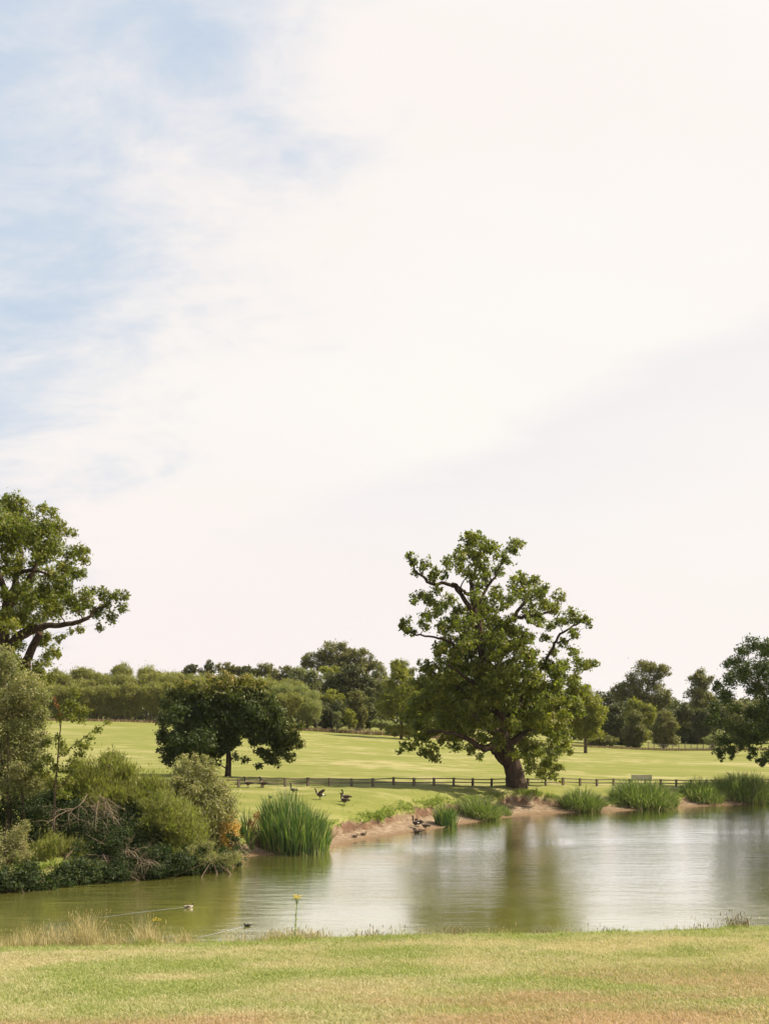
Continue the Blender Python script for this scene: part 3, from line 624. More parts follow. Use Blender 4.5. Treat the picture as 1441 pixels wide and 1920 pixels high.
far = [
 # name, label, px, d, ellipses, leaf, mat, extra
 ('pine_tree', 'dark pointed pine top, tallest of the row behind the willow plantation', 393, 262, [(393, 1250, 12, 17), (388, 1260, 17, 14)], .35, DARK, {}),
 ('pine_tree', 'small dark pine top at the left end of the row behind the plantation', 360, 262, [(362, 1254, 17, 11), (352, 1260, 16, 12)], .35, DARK, {}),
 ('broadleaf_tree', 'green treetop just right of the dark pine top behind the plantation', 425, 264, [(421, 1253, 22, 14), (440, 1256, 18, 13)], .4, FAROAK, {}),
 ('broadleaf_tree', 'low dark treetop between the pine tops and the round crown', 462, 264, [(462, 1258, 22, 13), (480, 1262, 18, 13)], .4, DARK, {}),
 ('broadleaf_tree', 'small round-topped tree on the skyline behind the maple', 500, 262, [(500, 1256, 22, 17)], .4, FAROAK, {}),
 ('broadleaf_tree', 'green tree between the round-topped one and the grey-green crown', 535, 258, [(535, 1266, 26, 20), (520, 1272, 24, 16)], .4, FAROAK, {}),
 ('oak_tree', 'wide domed oak rising highest of the trees beyond the field', 640, 292, [(632, 1226, 44, 28), (598, 1237, 36, 20), (668, 1232, 36, 22), (697, 1246, 22, 14), (575, 1246, 16, 10), (650, 1250, 55, 20)], .42, FAROAK, {'cover': .9}),
 ('broadleaf_tree', 'grey-green tree under the left shoulder of the domed oak', 578, 250, [(574, 1272, 36, 30), (590, 1290, 30, 30)], .4, PALE, {}),
 ('broadleaf_tree', 'yellowish crown tucked below the domed oak', 618, 262, [(620, 1262, 24, 20)], .4, BRIGHT, {}),
 ('holm_oak_tree', 'dense dark grey-green domed tree below the domed oak', 655, 242, [(662, 1268, 36, 26), (640, 1285, 34, 34), (685, 1290, 24, 34), (618, 1290, 16, 22)], .38, DARK, {'cover': 1.6}),
 ('broadleaf_tree', 'feathery grey tree right of the dark domed tree', 714, 247, [(712, 1276, 22, 34), (722, 1300, 20, 30)], .35, SALLOW, {'up': .4, 'aspect': .35}),
 ('broadleaf_tree', 'pale thin crown on the skyline left of the great oak', 752, 256, [(752, 1245, 16, 14), (764, 1258, 16, 16)], .32, PALE, {'cover': .7}),
 ('sycamore_tree', 'bright green tree half hidden by the left side of the great oak', 752, 205, [(750, 1300, 42, 52), (725, 1320, 26, 30), (745, 1255, 20, 22), (775, 1340, 26, 30)], .34, BRIGHT, {'trunk': .3}),
 ('willow_bush', 'feathery pale olive willow bush right of the maple', 556, 216, [(552, 1312, 44, 42), (575, 1322, 30, 38), (535, 1300, 30, 28), (562, 1340, 38, 24)], .34, OLIVE, {'stems': 6, 'up': .6, 'aspect': .25, 'cover': 1.2}),
 ('broadleaf_tree', 'brownish yellow tinged tree between the willow bush and the round crown', 622, 232, [(622, 1310, 26, 22), (612, 1330, 24, 24)], .36, BRIGHT, {}),
 ('holly_tree', 'dark low tree behind the fenced saplings', 604, 228, [(604, 1340, 26, 28), (640, 1338, 34, 34), (690, 1336, 20, 36)], .34, DARK, {'cover': 1.8}),
 ('broadleaf_tree', 'rounded grey-green tree with a lit right side at the field edge', 669, 219, [(669, 1318, 23, 28), (672, 1340, 18, 24)], .34, FAROAK, {'cover': 1.5}),
 ('sapling', 'pale sapling, left of the pair by the far stakes', 631, 214, [(631, 1346, 11, 18), (632, 1358, 11, 10)], .24, PALE, {'trunk': .06}),
 ('sapling', 'yellow-green sapling, right of the pair by the far stakes', 655, 213, [(655, 1345, 13, 20), (660, 1356, 12, 12)], .24, BRIGHT, {'trunk': .06}),
 ('sapling', 'tiny thin sapling under the willow bush', 593, 214, [(593, 1352, 10, 8)], .22, PALE, {'trunk': .05}),
 ('hawthorn_bush', 'low straw-tinted bush at the field edge left of the great oak', 733, 220, [(722, 1358, 18, 12), (748, 1362, 16, 9), (705, 1356, 12, 9)], .26, OLIVE, {'cover': 1.3}),
 ('oak_tree', 'round-headed far tree with a gappy top, right of the great oak', 1206, 262, [(1203, 1262, 34, 30), (1235, 1258, 24, 20), (1180, 1296, 34, 28), (1230, 1300, 34, 30), (1160, 1300, 20, 22), (1210, 1330, 50, 30)], .4, FAROAK, {'cover': .85}),
 ('chestnut_tree', 'fresh green tree in front of the gappy far tree', 1198, 246, [(1188, 1324, 20, 18), (1212, 1336, 22, 22), (1195, 1350, 30, 24)], .36, BRIGHT, {'cover': 1.4}),
 ('holly_bush', 'brown-green rounded bush, left of the two at the right field edge', 1190, 236, [(1186, 1364, 26, 38), (1192, 1385, 24, 20)], .28, FAROAK, {'cover': 1.7}),
 ('holly_bush', 'brown-green rounded bush, right of the two at the right field edge', 1243, 232, [(1243, 1364, 27, 36), (1246, 1385, 24, 20), (1240, 1345, 14, 16)], .28, FAROAK, {'cover': 1.7}),
 ('broadleaf_tree', 'dark tree low behind the young tree right of the great oak', 1158, 242, [(1152, 1345, 24, 36), (1165, 1375, 26, 26), (1130, 1375, 30, 24)], .34, DARK, {'cover': 1.6}),
 ('hawthorn_bush', 'low dark bush at the foot of the young tree', 1132, 233, [(1132, 1388, 28, 14), (1112, 1392, 18, 10)], .28, FAROAK, {'cover': 1.4}),
 ('broadleaf_tree', 'tall pale hazy tree on the skyline left of the edge tree', 1312, 278, [(1312, 1272, 26, 22), (1308, 1300, 26, 28), (1318, 1320, 30, 30)], .4, FAROAK, {'cover': 1.0}),
 ('broadleaf_tree', 'dark mass of tree beneath the tall hazy one', 1292, 262, [(1285, 1350, 26, 38), (1320, 1352, 30, 38), (1300, 1380, 40, 18)], .38, DARK, {'cover': 1.7}),
 ('hawthorn_bush', 'straw-coloured bush at the far fence under the edge tree', 1332, 238, [(1334, 1388, 20, 12), (1350, 1380, 18, 16)], .26, OLIVE, {}),
 ('broadleaf_tree', 'dim tree seen through the edge tree at far right', 1410, 272, [(1390, 1350, 40, 44), (1440, 1350, 50, 50), (1370, 1380, 30, 20), (1490, 1340, 50, 60)], .4, FAROAK, {'cover': 1.6}),
 ('broadleaf_tree', 'dark tree behind the left side of the great oak', 790, 240, [(790, 1310, 44, 50), (840, 1330, 40, 40), (900, 1340, 40, 38), (960, 1345, 40, 36)], .4, DARK, {'cover': 1.2}),
 ('broadleaf_tree', 'dark tree behind the right side of the great oak', 1060, 244, [(1030, 1350, 36, 36), (1080, 1345, 36, 40), (1110, 1350, 24, 34)], .4, DARK, {'cover': 1.2}),
]
for q, (nm, lb, px, d, el, Ls, m, kw) in enumerate(far):
    a = dict(cover=1.0, trunk=0.28, k=15, fr=0.30, sub=0.46, clump=1.0, loose=.35, shell=.25); a.update(kw)
    if 'pine' not in nm and 'sapling' not in nm: el = [(e[0], e[1]+e[3]*.05, e[2]*1.10, e[3]*1.05) for e in el]
    if 'sapling' not in nm:
        gz = H1((px-CXP)*d/FPX, d); gr = HY+(CAMZ-gz)*FPX/d; xs = [e[0] for e in el]; b_ = max(e[1]+e[3]*.6 for e in el); w_ = np.mean([e[2] for e in el])
        if gr-b_ > 14: el = el+[((min(xs)+max(xs))/2, (gr+b_)/2-4, (max(xs)-min(xs))/2*.8+w_*.7, (gr-b_)/2+2)]
    tree(nm, lb, 'bush' if nm.endswith('bush') else 'tree', px, d, el, Ls, m, 300+q, **a)
tree('young_tree', 'young bright green tree with a bare straight trunk right of the great oak', 'tree', 1097, hit(1097, 1412, 170, 220)[1], [(1098, 1318, 34, 36), (1075, 1345, 24, 30), (1118, 1345, 26, 34), (1100, 1370, 36, 22), (1090, 1296, 24, 20)], .28, BRIGHT, 500, cover=1.1, trunk=.3, k=10, fr=.36, sub=.42)

def far_woodland():
    rng = np.random.default_rng(66); bl = []
    for px in np.arange(40, 1640, 13):
        d = rng.uniform(300, 325) if not 1262 < px < 1290 else 320
        top = np.interp(px, [40, 400, 560, 760, 1100, 1250, 1290, 1441, 1640], [1285, 1280, 1285, 1285, 1295, 1312, 1318, 1310, 1305])+rng.normal(0, 4)
        p = P(px, top+10, d); g = H1(p[0], d)
        while p[2] > g: bl.append((p[0]+rng.normal(0, .6), d+rng.normal(0, 2), p[2], 2.0, 2.0, 1.9)); p = p-np.array([0, 0, 2.4])
    o = leaves('woodland', bl, .8, 2.6, DARK, None, rng, tri=True, sub=.5, loose=.5); tag(o, 'dense dim woodland behind the trees that line the field', 'woodland', kind='stuff')
far_woodland()

# ------------------------------------------------------------------ bushes on the left bank
def lb(lst, d, rng, thick=0.9): return pxblobs([(*b[:4], b[4] if len(b) > 4 else rng.uniform(-0.7, 0.7)) for b in lst], d, rng, thick=thick)
def bush(name, label, px, d, lst, L, m, seed, cover=1.3, trunk=0.07, stems=4, barkm=None, twigs=2, dup=1, cat='bush', **kw):
    rng = np.random.default_rng(seed); bl = lb(lst, d, rng)
    if dup:
        for b in lst:
            if b[2] > 20:
                for j in range(3*dup):
                    a = rng.uniform(0, 6.28); f = rng.uniform(.4, .95)
                    bl += lb([(b[0]+b[2]*f*math.cos(a), b[1]+(b[3] if len(b) > 3 and b[3] else b[2])*f*math.sin(a), b[2]*.42, 0, rng.uniform(-1.6, 1.2))], d, rng)
    kw.setdefault('sub', .46); kw.setdefault('shell', .45); kw.setdefault('loose', .1)
    return tree(name, label, cat, px, d, None, L, m, seed, cover=cover, trunk=trunk, stems=stems, blobs=bl, barkm=barkm, twigs=twigs, **kw)
bush('sallow_bush', 'big grey-green sallow bush filling the left edge under the large oak', 25, 64.5, [(15, 1265, 34, 40), (52, 1290, 34, 38), (20, 1330, 44, 50), (62, 1345, 30, 36), (30, 1400, 50, 46), (70, 1420, 28, 36), (20, 1460, 44, 40), (80, 1385, 16, 18), (-60, 1350, 60, 90), (-70, 1460, 60, 60), (60, 1465, 30, 26), (85, 1310, 12, 14), (8, 1225, 20, 20)], .125, SALLOW, 601, cover=1.5, clump=1.8, trunk=.1)
bush('broom_bush', 'feathery grey-green bush with upright shoots in the middle of the left bank', 215, 66.5, [(170, 1455, 40, 40), (215, 1440, 32, 34), (250, 1470, 36, 38), (290, 1485, 34, 40), (200, 1490, 46, 36), (145, 1470, 26, 28)], .21, BROOM, 602, cover=1.2, aspect=.24, up=.72, stems=7, clump=1.6)
bush('willow_bush', 'soft green willow bush with fine upright leaves above the dead branches', 335, 64.3, [(340, 1618, 40, 24), (300, 1600, 30, 30), (330, 1530, 42, 44), (360, 1560, 34, 52), (300, 1515, 30, 34), (345, 1600, 40, 34), (290, 1560, 26, 40)], .20, BROOM, 603, cover=1.3, aspect=.24, up=.6, stems=6, clump=1.5)
bush('sallow_bush', 'pale yellow-green sallow bush with pointed shoots in front of the maple', 385, 68.0, [(350, 1480, 30, 34), (400, 1500, 34, 40), (432, 1520, 16, 30), (390, 1545, 34, 40), (375, 1460, 36, 32), (345, 1450, 22, 30), (398, 1470, 30, 36), (418, 1500, 22, 36), (380, 1500, 40, 34), (345, 1425, 8, 16), (366, 1425, 8, 16), (384, 1424, 7, 14), (395, 1432, 9, 14), (410, 1540, 26, 36), (405, 1580, 30, 30), (330, 1475, 24, 22)], .12, SALLOW, 604, cover=1.25, up=.3, clump=1.5, hue=lambda r, p, g: r*.7+.28)
bush('sallow_bush', 'small yellowing bush at the right tip of the left bank', 430, 68.2, [(428, 1560, 17, 26), (418, 1590, 17, 20), (440, 1548, 10, 16), (432, 1530, 10, 14), (436, 1585, 10, 14)], .085, YELLOW, 605, cover=1.3, clump=1.3, stems=4, dup=0)
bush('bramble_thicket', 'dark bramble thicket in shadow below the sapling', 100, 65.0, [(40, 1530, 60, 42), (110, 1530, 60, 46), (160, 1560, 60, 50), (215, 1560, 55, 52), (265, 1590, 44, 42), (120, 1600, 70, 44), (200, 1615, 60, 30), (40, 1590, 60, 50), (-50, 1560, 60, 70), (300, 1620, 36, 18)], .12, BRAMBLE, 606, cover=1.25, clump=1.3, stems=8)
bush('sallow_bush', 'small grey-leaved shrub at the lower left corner of the bank', 20, 59.5, [(14, 1600, 28, 46), (36, 1570, 16, 30), (30, 1620, 24, 30), (-20, 1610, 40, 50), (10, 1650, 24, 16), (50, 1550, 8, 14), (46, 1600, 14, 20)], .085, SALLOW, 607, cover=1.3, clump=1.4, hue=lambda r, p, g: r*.8+.2)
bush('willow_bush', 'low soft green willow bush beside the small grey-leaved shrub', 105, 61.8, [(100, 1600, 40, 30), (140, 1600, 34, 28), (70, 1630, 34, 24), (120, 1640, 40, 20), (92, 1580, 20, 24), (112, 1582, 20, 24), (80, 1615, 30, 32), (125, 1620, 30, 28), (150, 1625, 24, 24), (100, 1640, 30, 18)], .17, BROOM, 608, cover=1.3, aspect=.26, up=.6, clump=1.4)
bush('willow_bush', 'low grey-green growth trailing to the water below the yellowing bush', 395, 63.9, [(350, 1618, 24, 16), (385, 1612, 26, 18), (420, 1612, 24, 16), (446, 1606, 12, 12), (375, 1590, 24, 20)], .10, SALLOW, 609, cover=1.2, aspect=.3, up=.3, clump=1.3)
def waterside():
    er = lambda px: np.interp(px, [-40, 0, 60, 150, 240, 330, 400, 440], [1675, 1672, 1668, 1656, 1648, 1641, 1634, 1622]); g = np.random.default_rng(613)
    for lbl, a, b, m, sd in (('dark overhanging scrub along the water at the lower left corner', -60, 130, BRAMBLE, 614), ('dark overhanging scrub along the water below the dead branches', 130, 300, BRAMBLE, 615), ('grey-green scrub trailing into the water below the soft willow bush', 300, 448, BRAMBLE, 616)):
        bl = []
        for px in np.arange(a, b, 9):
            for lv, r in ((-6, 12), (-20, 17), (-34+g.normal(0, 8), 16)):
                if g.random() < (.45 if lv < -24 else .15): continue
                bl.append((px+g.normal(0, 5), er(px)+lv+g.normal(0, 4), r*g.uniform(.6, 1.5), r*g.uniform(.6, 1.3), WD(er(px))-WD(er((a+b)/2))+(-lv)*.018+g.uniform(-.3, .3)))
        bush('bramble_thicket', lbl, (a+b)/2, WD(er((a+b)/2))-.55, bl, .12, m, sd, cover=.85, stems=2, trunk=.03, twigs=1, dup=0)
waterside()
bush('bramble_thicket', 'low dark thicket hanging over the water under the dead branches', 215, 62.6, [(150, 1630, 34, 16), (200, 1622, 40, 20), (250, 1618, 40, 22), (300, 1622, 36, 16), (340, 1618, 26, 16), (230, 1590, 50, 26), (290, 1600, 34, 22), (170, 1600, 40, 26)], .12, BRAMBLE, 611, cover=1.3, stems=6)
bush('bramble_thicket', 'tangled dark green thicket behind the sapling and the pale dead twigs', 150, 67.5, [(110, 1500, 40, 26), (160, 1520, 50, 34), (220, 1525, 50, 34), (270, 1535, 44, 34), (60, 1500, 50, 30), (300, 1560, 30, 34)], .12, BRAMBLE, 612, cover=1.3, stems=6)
bush('bramble_thicket', 'sunlit green scrub between the sapling and the feathery bush', 75, 68.5, [(40, 1490, 40, 22), (90, 1478, 34, 24), (130, 1490, 30, 24)], .11, BROOM, 610, cover=1.0)

def sapling():
    rng = np.random.default_rng(71); d = 62.5; x = (103-CXP)*d/FPX
    root = empty('sapling', (x, d, H1(x, d)), 'thin dark-stemmed sapling with sparse leaves rising above the bramble', 'tree')
    def st(pts, r): return smooth_path([P(a, b, d+dz) for a, b, dz in pts], np.array(r), rng, 4, .01)
    sk = [st([(100, 1600, 0), (103, 1500, 0), (108, 1430, 0), (113, 1370, 0), (118, 1330, 0), (128, 1300, 0)], [.075, .065, .05, .035, .02, .01]),
          st([(110, 1420, 0), (135, 1400, -.2), (165, 1378, -.3), (205, 1352, -.3)], [.03, .022, .016, .008]), st([(116, 1350, 0), (140, 1320, .2), (144, 1293, .2)], [.025, .016, .008]),
          st([(113, 1365, 0), (107, 1330, -.2), (97, 1305, -.2)], [.02, .014, .007]), st([(103, 1480, 0), (128, 1460, .2), (138, 1420, .3)], [.035, .025, .012]), st([(104, 1450, 0), (90, 1420, -.2), (92, 1395, -.2)], [.02, .014, .008])]
    bl = lb([(142, 1298, 9, 14), (132, 1318, 12, 14), (150, 1332, 14, 14), (112, 1345, 8, 12), (118, 1330, 9, 10), (152, 1350, 10, 8), (108, 1382, 10, 8), (150, 1395, 14, 10), (168, 1385, 12, 8), (184, 1368, 11, 8), (200, 1354, 8, 6), (92, 1392, 8, 8),
             (150, 1412, 14, 10), (120, 1408, 14, 10), (90, 1425, 16, 12), (140, 1428, 18, 10), (110, 1440, 16, 12), (165, 1400, 10, 8), (70, 1440, 14, 14), (128, 1465, 16, 12), (100, 1470, 16, 14), (118, 1488, 18, 12), (85, 1455, 14, 12), (130, 1445, 14, 10), (115, 1395, 12, 12), (158, 1335, 12, 12), (135, 1345, 12, 10)], d, rng)
    tubes('trunk', sk[:1], BARK, root, 6); tubes('branches', sk[1:]+connect(sk, bl, rng, .03, 3, .006), BARK, root, 4)
    leaves('crown', bl, .14, 2.3, OAK, root, rng, sub=.5, shell=.2)
    tip = lb([(108, 1325, 5, 8), (113, 1338, 5, 6), (103, 1312, 4, 6)], d, rng)
    o = leaves('withered_leaves', tip, .11, .8, RUST, root, rng, sub=.5); o['label'] = 'withered reddish leaves'
sapling()

def dead_branch(label, px, row, d, seed, span, nb):
    rng = np.random.default_rng(seed); base = P(px, row, d)
    root = empty('dead_branch', base, label, 'dead branch', 'bare dead branches lying over the left bank')
    paths = []
    def grow(p, dirv, L, r, lev):
        n = 5; pts = [p]; q = p.copy(); dv = dirv/np.linalg.norm(dirv)
        for _ in range(n):
            dv = dv+rng.normal(0, .22, 3)+np.array([0, 0, -.10]); dv /= np.linalg.norm(dv); q = q+dv*L/n; pts.append(q.copy())
        q2, r2 = smooth_path(pts, np.linspace(r, r*.35, n+1), rng, 2); paths.append((q2, r2))
        if lev < 3:
            for _ in range(3 if lev else 4):
                j = rng.integers(1, n); nd = dv*.8+rng.normal(0, .75, 3)*np.array([1, .4, .8]); grow(np.array(pts[j]), nd, L*.62, r*.55, lev+1)
    for kk in range(nb):
        a = rng.uniform(*span); grow(base+rng.normal(0, .1, 3), np.array([math.cos(a), -.45, math.sin(a)]), rng.uniform(.75, 1.15)*1.75, .036, 0)
    v, f = tubes_geo(paths, 4); o = mesh('branch', v, f, DEADWOOD, root, smooth=True); return root
dead_branch('bare pale dead branch fanning down to the water, the larger tangle', 236, 1592, 61.5, 82, (-2.9, .2), 6)
dead_branch('bare pale dead branch drooping beside the larger tangle', 196, 1602, 61.2, 83, (-2.8, -.6), 4)
dead_branch('short bundle of pale dead twigs high on the left bank', 190, 1494, 63.3, 84, (-2.2, .0), 3)
dead_branch('pale dead twigs under the feathery bush', 165, 1497, 63.2, 85, (-2.6, -.9), 2)

# ------------------------------------------------------------------ blades: reeds, sedge, grass
def blades_geo(base, hgt, lean, wid, rng, seg=4, curl=.35, hue=None):
    """base (n,3); every blade a tapering strip that arches along its lean direction"""
    n = len(base); t = np.linspace(0, 1, seg+1); a = rng.uniform(0, 2*np.pi, n)
    la = np.arctan2(lean[:, 1], lean[:, 0]); ln = np.hypot(lean[:, 0], lean[:, 1])
    dx, dy = np.cos(la), np.sin(la); sx, sy = np.cos(a), np.sin(a)
    out = []
    for k, tk in enumerate(t):
        hz = hgt*(tk-curl*tk**3*np.minimum(ln, 1.4)); off = hgt*ln*tk**1.8
        w = wid*(1-tk)**.6*(0.7+.3*min(1, tk*4)) if k < seg else wid*0.04
        c = np.stack([base[:, 0]+dx*off, base[:, 1]+dy*off, base[:, 2]+hz], 1); s = np.stack([sx*w/2, sy*w/2, np.zeros(n)], 1)
        out.append(c-s); out.append(c+s)
    V = np.stack(out, 1).reshape(-1, 3); m = 2*(seg+1)
    fb = np.array([[2*k, 2*k+1, 2*k+3, 2*k+2] for k in range(seg)])
    Fq = (np.arange(n)[:, None, None]*m+fb[None]).reshape(-1, 4)
    r = rng.random(n) if hue is None else hue(rng, n); return V, Fq, np.repeat(r, seg)
def blades(name, base, hgt, lean, wid, m, parent, rng, **kw):
    v, f, r = blades_geo(base, hgt, lean, wid, rng, **kw); LEAFCOUNT[0] += len(r)
    return mesh(name, v, f, m, parent, attrs={'rnd': ('FACE', r)})
def reed_clump(name, label, cat, px, row, rx, ry_m, hpx, n, m, seed, wid=.06, fan=.35, dead=.06, curl=.35, group=None, edge=.55, zrow=None):
    rng = np.random.default_rng(seed); b = hit(px, row-1, 55, 135); d = b[1]+ry_m*.75; s = d/FPX
    root = empty(name, (b[0], b[1]+ry_m*.4, H1(b[0], b[1]+ry_m*.4)), label, cat, group)
    a = rng.uniform(0, 2*np.pi, n); q = np.sqrt(rng.random(n)); ux, uy = np.cos(a)*q, np.sin(a)*q
    bx = b[0]+ux*rx*s*.88; by = d+uy*ry_m; bz = np.maximum(H(bx, by), -.1)-.05
    hh = hpx*s*(.62+.50*rng.random(n)**.8)*(1-(1-edge)*q**2.4)*(.80+.42*vnoise(bx, by, .9, seed, 2))
    lean = np.stack([ux*fan+rng.normal(0, fan*.55, n), uy*fan+rng.normal(0, fan*.55, n)], 1)
    blades('leaves', np.stack([bx, by, bz], 1), hh, lean, wid*(.7+.6*rng.random(n)), m, root, rng, curl=curl, seg=5, hue=lambda g, k: np.clip(g.random(k)*.92+(g.random(k) < .05)*.3, 0, 1))
    k = int(n*dead)
    if k:
        j = rng.choice(n, k); ln = rng.normal(0, 1.0, (k, 2)); o = blades('dead_leaves', np.stack([bx[j], by[j], bz[j]], 1), hh[j]*.55, ln, wid*.8*np.ones(k), DRY, root, rng, curl=.8, seg=5); o['label'] = 'bent straw-coloured dead blades'
    return root
reed_clump('iris_clump', 'large tall dark green iris clump at the water, left of the muddy shore', 'reeds', 549, 1603, 74, 2.0, 94, 1700, IRIS, 701, .075, .22, .04)
reed_clump('iris_clump', 'narrow green iris tuft between the yellowing bush and the large iris clump', 'reeds', 462, 1596, 15, .6, 62, 130, IRIS, 702, .06, .25, .06)
reed_clump('iris_clump', 'small upright green iris clump alone at the water edge beside the geese on mud', 'reeds', 836, 1552, 23, .8, 50, 330, IRIS, 703, .075, .28, .08)
reed_clump('sedge_clump', 'rounded pale sedge clump on the bank left of the great oak', 'reeds', 902, 1538, 40, 1.6, 50, 1000, SEDGE, 704, .065, 0.69, .18, curl=.55, edge=.6)
reed_clump('sedge_clump', 'low olive tuft against the right side of the rounded pale sedge clump', 'reeds', 946, 1531, 15, .8, 26, 160, SEDGE, 705, .06, .5, .1, .6)
reed_clump('sedge_clump', 'bright reed clump at the water below the right foot of the great oak', 'reeds', 1094, 1523, 43, 1.5, 49, 1000, SEDGE, 706, .075, 0.62, .18, curl=.55, edge=.5)
reed_clump('sedge_clump', 'broad tall reed clump in front of the pale bench', 'reeds', 1213, 1520, 70, 2.0, 53, 1900, SEDGE, 707, .075, 0.50, .18, curl=.55, edge=.5)
reed_clump('sedge_clump', 'low dark reed clump beginning the long reed bed at the right', 'reeds', 1322, 1508, 44, 1.6, 40, 1200, SEDGE, 708, .07, 0.62, .18, curl=.55, edge=.5)
reed_clump('sedge_clump', 'long dense reed bed running out of the right edge of the photo', 'reeds', 1412, 1507, 84, 2.2, 46, 2600, SEDGE, 709, .075, 0.56, .18, curl=.55, edge=.5)
reed_clump('sedge_clump', 'small low tuft left of the broad tall reed clump', 'reeds', 1155, 1514, 17, .8, 22, 200, SEDGE, 710, .06, .6, .1, .5)
def dock():
    rng = np.random.default_rng(75); b = hit(478, 1575, 60, 90); root = empty('dock_plant', b, 'rust-red dying dock plants between the iris tuft and the large iris clump', 'plant')
    bl = lb([(470, 1545, 9, 12), (480, 1530, 9, 10), (474, 1562, 10, 12), (486, 1545, 8, 12)], b[1], rng)
    tubes('stems', connect([([b, b+np.array([0, 0, .4])], [.03, .02])], bl, rng, .03, 3, .008), REDB, root, 4)
    leaves('leaves', bl, .11, 1.0, RUST, root, rng, up=.4, aspect=.3)
REDB = bark('red_stem', (.10, .04, .02), (.22, .10, .05), 6)
dock()

# rough fringe of grass along the top of the muddy scarp, and tussocks
def near_shore(n, rng, lo, hi):
    seg = shore_s[8:96]; k = rng.integers(0, len(seg)-1, n); t = rng.random(n)[:, None]; a, b = seg[k], seg[k+1]; L_ = np.linalg.norm(b-a, axis=1)
    keep = rng.random(n) < L_/L_.max(); a, b, t = a[keep], b[keep], t[keep]; p = a*(1-t)+b*t; e = (b-a)/np.linalg.norm(b-a, axis=1)[:, None]
    nn = np.stack([-e[:, 1], e[:, 0]], 1); q = p+nn*rng.uniform(lo, hi, len(p))[:, None]
    return q[:, 0], q[:, 1]
def fringe():
    rng = np.random.default_rng(76); x, y = near_shore(230000, rng, .6, 6); h, sd, mu = H(x, y, True)
    b = beach(x, y); e = sd-b; den = vnoise(x, y, 2.2, 91, 3)
    keep = (e > .12) & (mu < .75) & (rng.random(len(x)) < np.clip(1.1-e/1.4, 0.02, 1)*np.maximum(sstep(.15, .5, den), .75*(e < .7)))
    x, y, h, e, den = x[keep], y[keep], h[keep], e[keep], den[keep]; k = len(x); rep = 5
    bx = np.repeat(x, rep)+rng.normal(0, .05, k*rep); by = np.repeat(y, rep)+rng.normal(0, .05, k*rep); bz = np.repeat(h, rep)-.03
    hh = rng.uniform(.14, .40, k*rep)*np.repeat(1+.5*sstep(8, 16, x), rep)*np.repeat(sstep(3, .3, e)*.7+.3, rep)*np.repeat(.6+1.2*sstep(.5, .75, den), rep)
    ln = rng.normal(0, .55, (k*rep, 2))+np.array([0, -.45])
    o = blades('bank_grass', np.stack([bx, by, bz], 1), hh, ln, .055*np.ones(k*rep), TURF, None, rng, seg=2, curl=.6, hue=lambda g, q: np.repeat(g.random(q//rep+1), rep)[:q]*.7+.3*g.random(q))
    tag(o, 'rough green grass hanging over the top of the muddy bank', 'grass', kind='stuff')
    x, y = near_shore(170000, rng, .3, 4.5); sd = sdist(x, y); e = sd-beach(x, y)
    kx = (e > -.1) & (e < .6) & (vnoise(x, y, .9, 93, 2) > .35); x, y = x[kx], y[kx]; h = H(x, y); k = len(x)
    o = blades('bank_stalks', np.stack([x, y, h-.02], 1), rng.uniform(.06, .22, k), rng.normal(0, .6, (k, 2))+np.array([0, -.7]), .045*np.ones(k), REDDRY, None, rng, seg=2, curl=.9)
    tag(o, 'reddish dry stalks along the crumbling edge of the muddy shore', 'dry grass', kind='stuff')
fringe()
def field_edge():
    rng = np.random.default_rng(78); n = 16000; px = rng.uniform(60, 1450, n)
    dd = np.interp(px, [60, 300, 560, 745, 1000, 1450], [204, 207, 211, 212, 222, 226])+rng.gamma(2, 1.3, n)
    x = (px-CXP)*dd/FPX; h = H(x, dd); hm = np.interp(px, [60, 540, 600, 760, 1100, 1450], [.55, .5, .7, .9, .35, .6])
    o = blades('field_edge_grass', np.stack([x, dd, h-.05], 1), hm*rng.uniform(.5, 1.15, n), rng.normal(0, .3, (n, 2)), .16*np.ones(n), REDDRY, None, rng, seg=2)
    tag(o, 'tall reddish dry grass along the far edge of the field', 'dry grass', kind='stuff')
field_edge()

